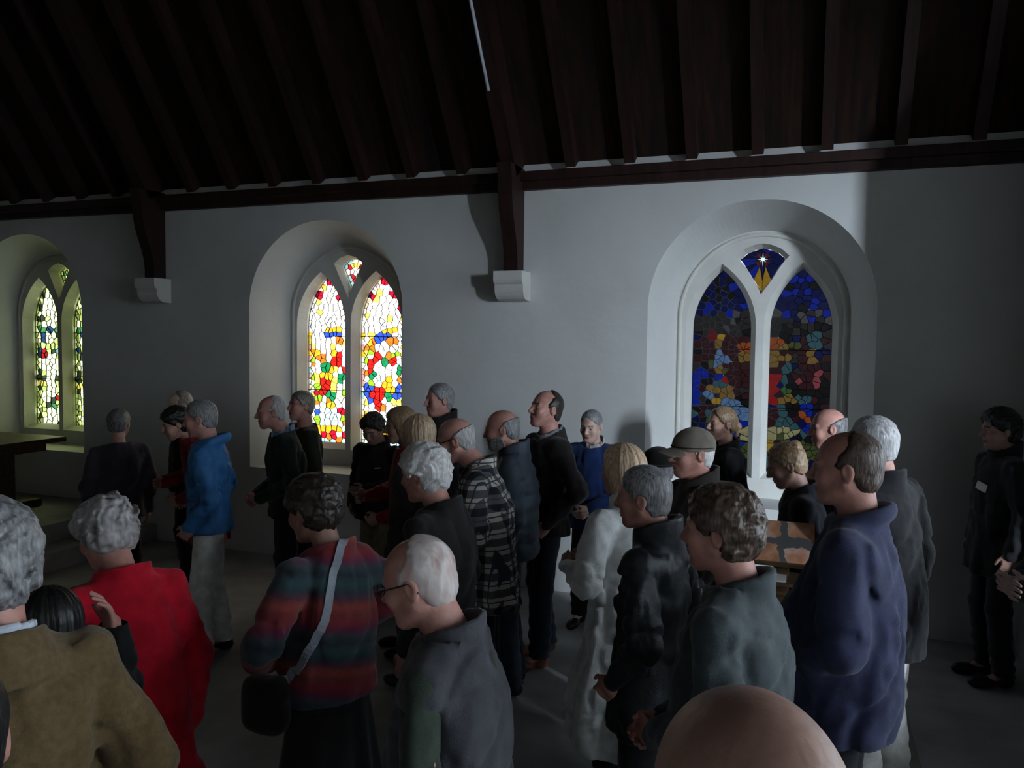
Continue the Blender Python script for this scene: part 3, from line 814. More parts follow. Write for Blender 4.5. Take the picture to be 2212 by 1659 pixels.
def math_node(N, L, op, a, b=None):
    m = N.new('ShaderNodeMath'); m.operation = op
    for i, v in enumerate((a, b)):
        if v is None: continue
        if isinstance(v, (int, float)): m.inputs[i].default_value = v
        else: L.new(v, m.inputs[i])
    return m.outputs[0]
def plaid_mat():
    m, nt, b = new_mat('cloth_plaid'); N, L = nt.nodes, nt.links
    tc = N.new('ShaderNodeTexCoord'); sp = N.new('ShaderNodeSeparateXYZ'); L.new(tc.outputs['Object'], sp.inputs[0])
    u = math_node(N, L, 'ADD', sp.outputs['X'], math_node(N, L, 'MULTIPLY', sp.outputs['Y'], 0.75))
    def stripe(v, period, width, phase=0.0):
        f = math_node(N, L, 'FRACT', math_node(N, L, 'ADD', math_node(N, L, 'DIVIDE', v, period), phase))
        return math_node(N, L, 'LESS_THAN', f, width)
    a, c = stripe(u, 0.085, 0.45), stripe(sp.outputs['Z'], 0.09, 0.45)
    a2, c2 = stripe(u, 0.085, 0.08, 0.28), stripe(sp.outputs['Z'], 0.09, 0.08, 0.3)
    tot = math_node(N, L, 'DIVIDE', math_node(N, L, 'ADD', a, c), 2.0)
    cr = N.new('ShaderNodeValToRGB'); cr.color_ramp.interpolation = 'CONSTANT'
    e = cr.color_ramp.elements
    e[0].position = 0; e[0].color = (0.66, 0.61, 0.54, 1); e[1].position = 0.25; e[1].color = (0.13, 0.12, 0.13, 1)
    x = e.new(0.75); x.color = (0.02, 0.02, 0.028, 1)
    L.new(tot, cr.inputs[0])
    mx = N.new('ShaderNodeMix'); mx.data_type = 'RGBA'
    L.new(math_node(N, L, 'MAXIMUM', a2, c2), mx.inputs[0]); L.new(cr.outputs[0], mx.inputs[6]); mx.inputs[7].default_value = (0.05, 0.07, 0.10, 1)
    L.new(mx.outputs[2], b.inputs['Base Color']); b.inputs['Roughness'].default_value = 0.9
    return m
def shawl_mat():
    m, nt, b = new_mat('cloth_striped_shawl'); N, L = nt.nodes, nt.links
    tc = N.new('ShaderNodeTexCoord'); sp = N.new('ShaderNodeSeparateXYZ'); L.new(tc.outputs['Object'], sp.inputs[0])
    no = N.new('ShaderNodeTexNoise'); no.inputs['Scale'].default_value = 60; L.new(tc.outputs['Object'], no.inputs['Vector'])
    v = math_node(N, L, 'ADD', sp.outputs['Z'], math_node(N, L, 'MULTIPLY', sp.outputs['X'], -0.22))
    v = math_node(N, L, 'ADD', v, math_node(N, L, 'MULTIPLY', no.outputs['Fac'], 0.03))
    f = math_node(N, L, 'FRACT', math_node(N, L, 'DIVIDE', v, 0.235))
    cr = N.new('ShaderNodeValToRGB'); e = cr.color_ramp.elements
    cols = [(0, (0.24, 0.02, 0.03)), (0.14, (0.20, 0.025, 0.03)), (0.24, (0.30, 0.05, 0.03)), (0.36, (0.10, 0.025, 0.05)), (0.46, (0.02, 0.045, 0.055)), (0.58, (0.035, 0.075, 0.085)), (0.70, (0.02, 0.03, 0.04)), (0.80, (0.035, 0.06, 0.07)), (0.90, (0.14, 0.015, 0.06)), (1.0, (0.24, 0.02, 0.03))]
    e[0].position = 0; e[0].color = (*cols[0][1], 1); e[1].position = 1; e[1].color = (*cols[-1][1], 1)
    for p, c in cols[1:-1]:
        x = e.new(p); x.color = (*c, 1)
    L.new(f, cr.inputs[0])
    L.new(cr.outputs[0], b.inputs['Base Color']); b.inputs['Roughness'].default_value = 0.95; b.inputs['Sheen Weight'].default_value = 0.25
    return m
M_PLAID, M_SHAWL = plaid_mat(), shawl_mat()
M_GLASSES = noise_mat('spectacle_frame', (0.02, 0.018, 0.017), (0.04, 0.035, 0.03), 20, 0.3)

# ------------------------------------------------------------------ the figure builder (canonical height 1.75 m, facing -Y)
HEADZ = 1.635
def head_field(g, sex, neck_b, fat=0.0):
    d = ell(g, (0, .012, .030), (.076, .097, .086))
    d = smin(d, ell(g, (0, -.030, -.038), (.061 + fat * .01, .062, .080)), .03)
    d = smin(d, ell(g, (0, -.064, -.098), (.026, .024, .021)), .022)
    for s in (-1, 1):
        d = smin(d, cone(g, (s * .054, .004, -.048), (s * .02, -.058, -.096), .023 + fat * .008, .020), .022)
        d = smin(d, ell(g, (s * .040, -.062, -.026), (.024, .022, .026)), .022)
        d = smin(d, cone(g, (s * .012, -.083, .022), (s * .044, -.070, .022), .011 if sex == 'm' else .008, .008), .014)
    for s in (-1, 1):
        d = smax(d, -ell(g, (s * .031, -.100, .003), (.020, .022, .014)), .012)
        d = smin(d, ell(g, (s * .031, -.0715, .003), (.0135, .0135, .0125)), .004)
    d = smin(d, cone(g, (0, -.086, .014), (0, -.110, -.028), .0085, .0115), .010)
    for s in (-1, 1):
        d = smin(d, ell(g, (s * .0125, -.098, -.033), (.0085, .011, .008)), .006)
    d = smin(d, ell(g, (0, -.0885, -.0595), (.024, .0095, .0065)), .006)
    d = smin(d, ell(g, (0, -.0865, -.0715), (.021, .0095, .0070)), .006)
    d = smax(d, -ell(g, (0, -.099, -.0655), (.026, .009, .0022)), .004)
    d = smin(d, cone(g, (0, .028, -.05), neck_b, .056 if sex == 'm' else .049, .066 if sex == 'm' else .056), .03)
    for s in (-1, 1):
        e = ell(g, (s * .0795, .016, -.006), (.0105, .020, .032))
        e = smax(e, -ell(g, (s * .093, .012, -.003), (.010, .012, .020)), .006)
        d = smin(d, e, .006)
    return d

# hairlines: keep hair where y > line(z)
LINES = {'short': [(-.10, .052), (-.06, .040), (-.025, .022), (.012, -.030), (.045, -.050), (.068, -.068), (.2, -.075)],
         'receding': [(-.10, .052), (-.06, .040), (-.025, .022), (.012, -.026), (.045, -.012), (.068, .012), (.2, .02)],
         'fringe': [(-.10, .052), (-.06, .040), (-.025, .022), (.012, -.020), (.045, .03), (.058, .075), (.07, .5), (.3, .5)],
         'bob': [(-.16, -.020), (-.06, -.040), (.02, -.052), (.045, -.062), (.062, -.078), (.2, -.10)],
         'full': [(-.12, .040), (-.06, .018), (-.02, .002), (.012, -.038), (.045, -.062), (.060, -.078), (.2, -.10)]}
def hair_field(g, style, rng):
    base = {'short': 'short', 'crop': 'short', 'receding': 'receding', 'fringe': 'fringe', 'bob': 'bob', 'tousled': 'full', 'wavy': 'full', 'set': 'full', 'bun': 'short', 'pony': 'short', 'long': 'bob', 'under': 'fringe'}[style]
    th = {'short': .012, 'crop': .007, 'receding': .009, 'fringe': .008, 'bob': .022, 'tousled': .026, 'wavy': .030, 'set': .028, 'bun': .014, 'pony': .012, 'long': .018, 'under': .009}[style]
    d = ell(g, (0, .014, .030), (.076 + th, .098 + th, .086 + th))
    low = {'bob': -.135, 'long': -.20, 'wavy': -.10, 'set': -.085, 'tousled': -.105}.get(style, -.078)
    nap = ell(g, (0, .044, -.035), (.060 + th * .7, .056 + th * .8, .062))
    d = smin(d, nap, .03)
    if style in ('bob', 'long'):
        d = smin(d, cone(g, (0, .022, .0), (0, .030, low + .03), .086 + th * .3, .080 if style == 'bob' else .07), .03)
    ox, oy = rng.uniform(0, 20), rng.uniform(0, 20)
    ang = np.arctan2(g.x, g.y - .02 + 1e-4) + 0 * g.z
    if style in ('bob', 'long'):
        d = d + .0030 * vnoise(ang * 9 + ox, g.z * 4 + 0 * g.x, oy + 0 * g.y) + .0016 * vnoise(ang * 22 + ox, g.z * 7, oy)
    elif style in ('tousled', 'wavy', 'set'):
        a = {'tousled': .0085, 'wavy': .0095, 'set': .0110}[style]
        w = .55 * vnoise(g.x * 14 + ox, g.y * 14, g.z * 14 + oy)
        d = d + a * vnoise(g.x * 42 + ox + w * 2, g.y * 20 + w * 2, g.z * 34 + oy) + a * .55 * vnoise(g.x * 95 + w * 4, g.y * 42 + ox, g.z * 80)
    else:
        d = d + .0022 * vnoise(g.x * 70 + ox, g.y * 28, g.z * 40 + oy) + .0012 * vnoise(g.x * 150, g.y * 60 + ox, g.z * 90)
    ln = LINES[base]
    zz = g.z.ravel()
    yl = np.interp(zz, [p[0] for p in ln], [p[1] for p in ln])[None, None, :]
    cut = yl - g.y + .010 * vnoise(g.x * 60 + ox, g.z * 60, oy + 0 * g.y) + .006 * vnoise(g.x * 140 + ox, g.z * 140, oy + g.y * 30)
    d = smax(d, cut, .020)
    d = smax(d, low - g.z + .006 * vnoise(ang * 8, oy + 0 * g.z, ox + 0 * g.x), .012)
    if style not in ('bob', 'long', 'set'):
        for s in (-1, 1):
            d = smax(d, -ell(g, (s * .085, .010, -.012), (.030, .021, .030)), .008)
    if style == 'bun':
        d = smin(d, ell(g, (.0, .085, .085), (.040, .036, .034)), .012)
        d = d + .002 * vnoise(g.x * 60, g.y * 60, g.z * 60)
    if style == 'pony':
        d = smin(d, cone(g, (0, .10, .03), (0, .135, -.03), .024, .022), .02)
        d = smin(d, cone(g, (0, .135, -.03), (0, .12, -.12), .022, .010), .02)
    return d

ARMS = {'down': ((.238, .035, 1.13), (.232, -.03, .885)), 'clasp': ((.255, .02, 1.12), (.055, -.215, .985)), 'cross': ((.265, -.10, 1.13), (.035, -.235, 1.165)), 'pocket': ((.285, .075, 1.14), (.205, -.085, .94)),
        'behind': ((.265, .085, 1.14), (.03, .185, .95)), 'raise': ((.265, -.17, 1.20), (.10, -.17, 1.52)), 'hold': ((.245, -.02, 1.13), (.09, -.28, 1.12)), 'wide': ((.36, .05, 1.22), (.19, -.16, 1.06)), 'ear': ((.25, -.08, 1.33), (.20, -.03, 1.565))}

def rot_xyz(yaw, pitch, roll):
    # yaw about z (+ turns to the figure's left), pitch + looks down, roll + tips towards its left
    cy, sy = math.cos(yaw), math.sin(yaw)
    Rz = np.array([[cy, -sy, 0], [sy, cy, 0], [0, 0, 1]])
    cp, sp = math.cos(pitch), math.sin(pitch)
    Rx = np.array([[1, 0, 0], [0, cp, -sp], [0, sp, cp]])
    cr, sr = math.cos(roll), math.sin(roll)
    Ry = np.array([[cr, 0, sr], [0, 1, 0], [-sr, 0, cr]])
    return Rz @ Rx @ Ry

def hand_mesh(w, e, side, h=.0045, curl=.6):
    """hand at wrist w, forearm from elbow e; returns verts, quads in figure space"""
    d = np.array(w) - np.array(e); d /= np.linalg.norm(d)
    inward = np.array([-side, 0.0, 0.0])
    n = inward - d * (inward @ d)
    if np.linalg.norm(n) < .2: n = np.array([0, 1.0, 0]) - d * d[1]
    n /= np.linalg.norm(n)
    t = np.cross(n, d) * side
    if t[1] > 0 and abs(d[2]) > .5: t = -t
    M = np.stack([d, n, t], 1)         # local (along, palm normal, thumb side)
    g = Grid((-.04, -.035, -.065), (.205, .10, .085), h)
    f = cone(g, (-.03, 0, 0), (.02, 0, 0), .029, .030)
    f = smin(f, ell(g, (.050, .002, 0), (.052, .017, .043)), .02)
    for k, (tz, L) in enumerate(((.030, .074), (.010, .083), (-.011, .078), (-.030, .060))):
        a = (.088 - abs(tz) * .12, .002, tz)
        c1 = curl * (0.8 + .1 * k)
        b = (a[0] + L * .48 * math.cos(c1 * .6), a[1] + L * .48 * math.sin(c1 * .6), tz * 1.08)
        c = (b[0] + L * .52 * math.cos(c1 * 1.5), b[1] + L * .52 * math.sin(c1 * 1.5), tz * 1.05)
        f = smin(f, np.minimum(cone(g, a, b, .0095, .0085), cone(g, b, c, .0085, .0065)), .006)
    f = smin(f, np.minimum(cone(g, (.022, .008, .030), (.058, .020, .055), .013, .010), cone(g, (.058, .020, .055), (.086, .030, .056), .010, .0075)), .010)
    V, Q = nets(f, g.lo, h)
    return V @ M.T + np.array(w), Q

NAMES_CAP = {}
def person(label, x, y, H, phi, head=(0, 0, 0), lean=0, hunch=0.0, hair=('short', 'grey'), skin='fair', sex='m', fat=0.0,
           top=None, hem=.86, flare=0.0, collar='stand', trousers=None, arms=('down', 'down'), detail=1.0, seed=1, puff=False, folds=1.0, extra=None, shoes=None, vest=None, tilt=0.0, legs=(0.0, 0.0), beard=None, shirt=None, skirt=None, foot=True, shoulder=0.0, belly=0.0):
    rng = random.Random(seed)
    hres = (.0048 if detail < 1 else .0038) 
    cres = (.0135 if detail < 1 else .0105)
    va = math.atan2(-y, -x)
    rz = va + math.pi / 2 - R(phi)
    tl = math.tan(R(lean))
    def sh(z): return -tl * np.maximum(0, z - .95) - hunch * np.maximum(0, z - 1.10) ** 2 * 0.42
    def shp(p): return (p[0], p[1] + float(sh(p[2])), p[2])
    wide = (1.0 if sex == 'm' else .90) + shoulder
    # ---------------- head
    hc = np.array([0, -.012 + float(sh(1.60)) - hunch * .035, HEADZ - hunch * .03 - (1 - math.cos(R(lean))) * .25])
    k = H / (hc[2] + .124)
    hr = rot_xyz(R(head[0]), R(head[1]), R(head[2]))
    piv = np.array([0, .02, -.075])
    def to_body(V): return (V - piv) @ hr.T + piv + hc
    nb = np.array(shp((0, .035, 1.43)))
    nb_h = (nb - hc - piv) @ hr + piv
    g = Grid((-.105, -.135, min(-.17, nb_h[2] - .05)), (.105, max(.135, nb_h[1] + .09), .135), hres)
    f = head_field(g, sex, tuple(nb_h), fat)
    HV, HQ = nets(f, g.lo, hres)
    cen = HV[HQ].mean(1)
    mi = np.zeros(len(HQ), int)
    ax = np.abs(cen[:, 0])
    front = cen[:, 1] < -.05
    eye = front & (((ax - .031) / .0115) ** 2 + ((cen[:, 2] - .003) / .0062) ** 2 < 1)
    mi[eye] = 1
    mi[front & (((ax - .031) / .0048) ** 2 + ((cen[:, 2] - .003) / .0052) ** 2 < 1)] = 2
    mi[front & (((cen[:, 0]) / .023) ** 2 + ((cen[:, 2] + .0655) / .0105) ** 2 < 1) & (cen[:, 1] < -.082)] = 3
    brow = front & (np.abs(cen[:, 2] - (.0275 - (ax - .03) ** 2 * 6)) < .0036) & (ax > .014) & (ax < .050)
    mi[brow] = 4
    hm = hair_mat(hair[1], *HAIR[hair[1]])
    # ---------------- body under the clothes (one figure: head, trunk, arms, hands, legs)
    W = wide
    shl = [(s * .182 * W, .012, 1.392) for s in (-1, 1)]
    arm = []
    for i, s in enumerate((-1, 1)):
        e, w = ARMS[arms[i]] if isinstance(arms[i], str) else arms[i]
        ee = (s * e[0], e[1], e[2]); ww = (s * w[0], w[1], w[2])
        arm.append((shp(shl[i]), shp(ee), shp(ww)))
    hipx = .084
    leg = []
    for i, s in enumerate((-1, 1)):
        st = legs[i]
        leg.append(((s * hipx, 0, .92), (s * (.098), -.02 + st * .5, .49), (s * .105, .03 + st, .085)))
    bres = .022
    g = Grid((-.5, -.62, -.01), (.5, .42, 1.52), bres)
    zz = g.z
    rx = np.interp(zz.ravel(), [.80, .95, 1.08, 1.28, 1.40, 1.46], [.125, .13, .125 + fat * .05, .155 * W, .15 * W, .06])[None, None, :]
    ry = np.interp(zz.ravel(), [.80, .95, 1.08, 1.28, 1.40, 1.46], [.08, .085, .09 + fat * .06, .105, .085, .055])[None, None, :]
    f = (np.sqrt((g.x / rx) ** 2 + ((g.y - sh(zz) - .01) / ry) ** 2) - 1) * .09
    f = smax(smax(f, zz - 1.45, .02), .82 - zz, .03)
    for i in range(2):
        S_, E_, W_ = arm[i]
        f = smin(f, cone(g, S_, E_, .050, .042), .03); f = smin(f, cone(g, E_, W_, .041, .033), .02)
        A_, B_, C_ = leg[i]
        f = smin(f, cone(g, A_, B_, .064, .052), .03); f = smin(f, cone(g, B_, C_, .055, .042), .02)
        f = smin(f, cone(g, C_, (C_[0] * 1.05, C_[1] - .12, .035), .034, .022), .02)
    BV, BQ = nets(f, g.lo, bres)
    Vs, Qs, Ms = [to_body(HV)], [HQ], [mi]
    off = len(HV)
    Vs.append(BV); Qs.append(BQ + off); Ms.append(np.zeros(len(BQ), int)); off += len(BV)
    for i, s in enumerate((-1, 1)):
        hv, hq = hand_mesh(arm[i][2], arm[i][1], s, .0055 if detail < 1 else .0045, 1.1 if arms[i] in ('clasp', 'hold', 'pocket', 'behind') else .55)
        Vs.append(hv); Qs.append(hq + off); Ms.append(np.zeros(len(hq), int)); off += len(hv)
    body_me = np_mesh('person', np.concatenate(Vs) * k, np.concatenate(Qs), [skin_mat(skin), M_EYE, M_IRIS, M_LIP, hm], np.concatenate(Ms))
    o = link(bpy.data.objects.new('person', body_me))
    o.location = (x - k * (hc[0] * math.cos(rz) - hc[1] * math.sin(rz)), y - k * (hc[0] * math.sin(rz) + hc[1] * math.cos(rz)), 0)
    o.rotation_euler = (0, R(tilt), rz) if not tilt else (Matrix.Rotation(rz, 3, 'Z') @ Matrix.Rotation(R(tilt), 3, 'Y')).to_euler()
    tag(o, label, 'person')
    def child(name, V, Q, mat, parent=None, lab=None):
        if len(V) == 0: return None
        c = link(bpy.data.objects.new(name, np_mesh(name, V * k, Q, [mat])), parent or o)
        if lab: c['label'] = lab
        return c
    # ---------------- hair
    if hair[0] != 'bald':
        low = {'bob': -.16, 'long': -.22}.get(hair[0], -.12)
        g = Grid((-.125, -.125, low), (.125, .20 if hair[0] == 'pony' else .155, .15), hres if hair[0] not in ('tousled', 'wavy', 'set') else hres * .85)
        f = hair_field(g, hair[0], rng)
        V, Q = nets(f, g.lo, g.h)
        child('hair', to_body(V), Q, hm)
    if beard:
        g = Grid((-.085, -.115, -.135), (.085, .03, -.01), hres)
        f = head_field(g, sex, tuple(nb_h), fat) - .007 + .003 * vnoise(g.x * 70, g.y * 70, g.z * 70)
        f = smax(f, np.maximum(g.z + .043 - np.maximum(0, .0) , g.y - .012), .008)
        f = smax(f, -ell(g, (0, -.095, -.0655), (.024, .02, .010)), .006)
        f = smax(f, -.128 - g.z, .005)
        V, Q = nets(f, g.lo, hres)
        child('beard', to_body(V), Q, hair_mat(beard, *HAIR[beard]))
    # ---------------- upper garment
    def garment(name, mat, hem, sleeves=True, infl=0.0, z_top=1.50, lab=None, collar='stand', parent=None, sleeve_only=False, fk=None):
        folds_ = folds if fk is None else fk
        g = Grid((-.47, -.62 if lean > 12 or max(abs(a[2][1]) for a in arm) > .3 else -.42, hem - .03), (.47, .36, 1.58), cres)
        zz = g.z; z1 = zz.ravel()
        zk = [.2, .6, .80, .95, 1.10, 1.25, 1.37, 1.43, 1.47, 1.52]
        rxs = [.20 + flare * .8, .195 + flare * .45, .190 + flare * .15 + fat * .03, .178 + fat * .05, .166 + fat * .07 + belly * .03, .182 * W + fat * .03, .172 * W, .118, .082, .074]
        rys = [.165 + flare * .8, .155 + flare * .45, .145 + flare * .15 + fat * .03, .135 + fat * .06 + belly * .05, .130 + fat * .08 + belly * .06, .138 + fat * .03, .118, .094, .082, .076]
        rx = np.interp(z1, zk, rxs)[None, None, :] + infl
        ry = np.interp(z1, zk, rys)[None, None, :] + infl
        yc = (sh(zz) + np.interp(z1, [.9, 1.1, 1.25, 1.4, 1.47], [.005, 0 - belly * .03, .012, .024, .030])[None, None, :])
        ax_ = np.abs(g.x) / rx; ay_ = np.abs(g.y - yc) / ry
        f = ((ax_ ** 2.3 + ay_ ** 2.3) ** (1 / 2.3) - 1) * np.minimum(rx, ry)
        if True:
            for i in range(2):
                S_, E_, W_ = arm[i]
                nbp = shp((0, .028, 1.428))
                f = smin(f, cone(g, nbp, (S_[0] * .93, S_[1], S_[2] - .004), .060 + infl, .060 + infl), .045)
        if sleeve_only: f = g.full(1.0)
        if sleeves:
            for i in range(2):
                S_, E_, W_ = arm[i]
                dirw = np.array(W_) - np.array(E_); L = np.linalg.norm(dirw); Wc = tuple(np.array(W_) - dirw / L * .005)
                a = cone(g, S_, E_, .066 + infl, .060 + infl)
                b_ = cone(g, E_, Wc, .058 + infl, .045 + infl)
                # cloth gathers round the elbow
                de = np.sqrt((g.x - E_[0]) ** 2 + (g.y - E_[1]) ** 2 + (g.z - E_[2]) ** 2)
                sl = smin(a, b_, .03)
                sl = sl + .006 * folds_ * np.sin(de * 95 + 3 * vnoise(g.x * 9, g.y * 9, g.z * 9)) * np.exp(-(de / .13) ** 2)
                f = smin(f, sl, .03)
        # folds and creases, worked out only in a thin band round the surface
        ox = rng.uniform(0, 30)
        msk = np.abs(f) < .055
        xm, ym, zm = (np.broadcast_to(q, f.shape)[msk] for q in (g.x, g.y, g.z))
        f0 = f[msk]
        n1 = vnoise(xm * 7 + ox, ym * 7, zm * 3.2)
        fm = f0 + .012 * folds_ * n1 + .006 * folds_ * vnoise(xm * 17 + ox + n1 * 2, ym * 17, zm * 8 + xm * 5) + .0035 * folds_ * vnoise(xm * 34, ym * 34 + ox, zm * 15 + n1 * 3)
        c1 = vnoise(xm * 5.5 + ox * 1.7, ym * 5.5 + 3, zm * 4.2 + xm * 2.5)
        c2 = vnoise(xm * 9 + ox * .6 + n1, ym * 9 + 8, zm * 11 - xm * 4)
        fm = fm + folds_ * (.011 * np.exp(-(c1 / .13) ** 2) + .006 * np.exp(-(c2 / .16) ** 2) - .004)
        if flare > .02:             # hanging folds at the skirt of the garment
            an = np.arctan2(xm, ym - np.broadcast_to(yc, f.shape)[msk])
            fm = fm + (.016 + flare * .10) * np.clip((1.0 - zm) / .5, 0, 1) * np.sin(an * 7 + ox + 1.5 * vnoise(xm * 3, ym * 3, zm * 2 + ox))
        f = f.copy()
        f[msk] = np.minimum(fm, f0 + .013)
        if puff:
            f = f - .020 * np.sqrt(np.abs(np.sin(zz * math.pi / .095))) + .010
        cyb = g.y - sh(1.46) - .030
        f = smax(f, zz - (1.466 + cyb * .30 + 3.0 * np.maximum(0, np.sqrt(g.x ** 2 + cyb ** 2) - .098)), .008)
        # collar
        if collar in ('stand', 'high', 'fold'):
            zt = {'stand': 1.515, 'high': 1.545, 'fold': 1.505}[collar]
            cyy = g.y - sh(1.48) - .030
            rr = np.sqrt(g.x ** 2 + (cyy * .93) ** 2)
            c = np.abs(rr - .083) - (.0095 if collar != 'fold' else .013)
            c = smax(c, zz - (zt + cyy * .28 - np.clip(-cyy, 0, 1) * .20), .006); c = smax(c, 1.40 - zz, .01)
            f = smin(f, c, .010)
        if collar == 'shirt':
            cyy = g.y - sh(1.48) - .028
            rr = np.sqrt(g.x ** 2 + (cyy * .93) ** 2)
            c = np.abs(rr - .0735) - .007
            c = smax(c, zz - (1.512 + cyy * .28 - np.clip(-cyy, 0, 1) * .20), .004); c = smax(c, 1.40 - zz, .01)
            f = smin(f, c, .006)
        if collar == 'lapel':
            cyy = g.y - sh(1.47) - .030
            rr = np.sqrt(g.x ** 2 + (cyy * .93) ** 2)
            rt = .088 + (1.50 - zz) * .25
            c = np.abs(rr - rt) - .009
            c = smax(c, zz - (1.494 + cyy * .30 - np.clip(-cyy, 0, 1) * .35), .005); c = smax(c, 1.41 - zz, .01)
            f = smin(f, c, .008)
        if collar == 'roll':
            cyy = g.y - sh(1.46) - .034
            rr = np.sqrt((g.x * .96) ** 2 + cyy ** 2)
            c = np.sqrt((rr - .086) ** 2 + ((zz - 1.478 - cyy * .30) * .75) ** 2) - .023
            f = smin(f, c, .012)
        if collar == 'hood':
            cyy = g.y - sh(1.46) - .05
            rr = np.sqrt((g.x * .92) ** 2 + cyy ** 2)
            c = np.sqrt((rr - .092) ** 2 + ((zz - 1.478 - cyy * .25) * .85) ** 2) - .030
            f = smin(f, c, .02)
        # opening for the neck, clean hem
        hol = cone(g, (0, float(sh(1.40)) + .030, 1.425), (0, float(sh(1.60)) + .018 - hunch * .035, 1.62), .066, .079)
        f = smax(f, -hol, .008)
        f = smax(f, hem + .012 * np.sin(g.x * 9 + ox) - zz, .006)
        V, Q = nets(f, g.lo, cres)
        return child(name, V, Q, mat, parent, lab)
    top_name, top_mat = top
    tp = None
    if vest:
        garment('shirt', top_mat, .84, True, -.006, collar='none')
        tp = garment('vest', vest, hem, False, .012, collar=collar)
    else:
        if shirt: garment('shirt', shirt, 1.30, False, -.034, collar='shirt', fk=0.0)
        tp = garment(top_name, top_mat, hem, True, .004, collar=collar)
    # ---------------- trousers or skirt
    if skirt:
        g = Grid((-.3, -.32, skirt[1] - .02), (.3, .32, 1.06), .013)
        zz = g.z; z1 = zz.ravel()
        rx = np.interp(z1, [.2, .9, 1.05], [.22 + skirt[2], .17, .15])[None, None, :]; ry = np.interp(z1, [.2, .9, 1.05], [.18 + skirt[2], .13, .12])[None, None, :]
        an = np.arctan2(g.x, g.y + 1e-4)
        f = (np.sqrt((g.x / rx) ** 2 + (g.y / ry) ** 2) - 1) * .15 + .012 * np.sin(an * 9 + 2 * zz) * np.clip((.95 - zz) / .4, 0, 1)
        f = smax(smax(f, zz - 1.03, .01), skirt[1] - zz, .006)
        V, Q = nets(f, g.lo, .013); child('skirt', V, Q, skirt[0])
    tm = trousers or cloth('dark_trousers', (0.012, 0.013, 0.016))
    tres = .0125
    g = Grid((-.27, -.30 + min(0, min(legs)), .04), (.27, .30 + max(0, max(legs)), 1.06), tres)
    zz = g.z
    f = ell(g, (0, .012, .93), (.158 + fat * .03, .114 + fat * .03, .15))
    for i in range(2):
        A_, B_, C_ = leg[i]
        l_ = smin(cone(g, A_, B_, .078, .074), cone(g, B_, (C_[0], C_[1], .06), .074, .068), .02)
        l_ = l_ + .006 * np.sin(zz * 70 + 4 * vnoise(g.x * 8, g.y * 8, zz * 5 + i * 7)) * np.exp(-((zz - .17) / .14) ** 2) + .004 * np.sin(zz * 60) * np.exp(-((zz - .5) / .07) ** 2)
        f = smin(f, l_, .02)
    f = f + .007 * vnoise(g.x * 9, g.y * 9 + seed, zz * 4) + .004 * vnoise(g.x * 22, g.y * 22, zz * 9)
    f = smax(smax(f, zz - (1.03 if hem > .79 else .93), .01), .072 - zz, .005)
    V, Q = nets(f, g.lo, tres)
    child('trousers', V, Q, tm)
    sm = shoes or noise_mat('black_leather', (0.010, 0.009, 0.009), (0.02, 0.018, 0.017), 20, 0.4)
    for i, s in enumerate((-1, 1)):
        cx, cy = leg[i][2][0], leg[i][2][1]
        g = Grid((cx - .075, cy - .24, -.012), (cx + .075, cy + .09, .13), .0085)
        f = ell(g, (cx * 1.04, cy - .135, .030), (.046, .088, .040))
        f = smin(f, ell(g, (cx, cy + .008, .040), (.036, .058, .050)), .03)
        f = smin(f, cone(g, (cx, cy + .002, .05), (cx, cy, .105), .040, .038), .02)
        f = smax(f, .002 - g.z, .004)
        V, Q = nets(f, g.lo, .0085)
        child('shoe', V, Q, sm)
    info = dict(obj=o, k=k, to_body=to_body, sh=sh, shp=shp, hc=hc, hr=hr, child=child, top=tp, arm=arm, rz=rz)
    if extra: extra(info)
    return o

def v_local(info, vs):            # head-space points -> figure space
    return info['to_body'](np.array(vs, float)) * info['k']

def glasses(info, mat=None):
    def tb(pts, r):
        vs, fs = tube_mesh([tuple(p) for p in v_local(info, pts)], r, 6)
        return vs, fs
    VS, FS = [], []
    def add(pts, r=.0017):
        vs, fs = tb(pts, r)
        o_ = len(VS); VS.extend(vs); FS.extend([tuple(i + o_ for i in f) for f in fs])
    for s in (-1, 1):
        add([(s * (.031 + .021 * math.cos(a)), -.1015 + .004 * abs(math.cos(a)), .002 + .016 * math.sin(a)) for a in np.linspace(0, 2 * math.pi, 17)])
        add([(s * .052, -.097, .006), (s * .070, -.070, .008), (s * .0815, -.02, .010), (s * .084, .012, .012), (s * .084, .028, -.004), (s * .082, .034, -.02)], .0022)
    add([(-.011, -.103, .006), (0, -.106, .010), (.011, -.103, .006)])
    mesh_obj('glasses', VS, FS, mat or M_GLASSES, info['obj'], True)

def flat_cap(info, mat, band):
    g = Grid((-.11, -.20, -.02), (.11, .135, .15), .0042)
    d = ell(g, (0, .014, .036), (.089, .112, .092))
    d = d + .0012 * np.abs(np.sin(np.arctan2(g.x, g.y - .014) * 3))
    d = smax(d, .018 + (g.y + .09) * -.06 - g.z, .006)
    V, Q = nets(d, g.lo, g.h)
    c = info['child']('cap', info['to_body'](V), Q, mat, None, 'grey brown peaked cap')
    # curved visor
    r2 = ell(g, (0, -.075, .020), (.078, .098, .5))
    zc = .034 - .75 * g.x ** 2 * 8 + (g.y + .07) * .22
    vis = smax(smax(r2, np.abs(g.z - zc) - .0045, .003), g.y + .062, .004)
    V, Q = nets(vis, g.lo, g.h)
    info['child']('visor', info['to_body'](V), Q, mat, c)
    ring = [(math.sin(a) * .0912, .014 - math.cos(a) * .1142, .032 + math.cos(a) * .006) for a in np.linspace(-2.2, 2.2, 24)]
    vs, fs = tube_mesh([tuple(p) for p in v_local(info, ring)], .0035, 6)
    mesh_obj('cap_band', vs, fs, band, c, True)

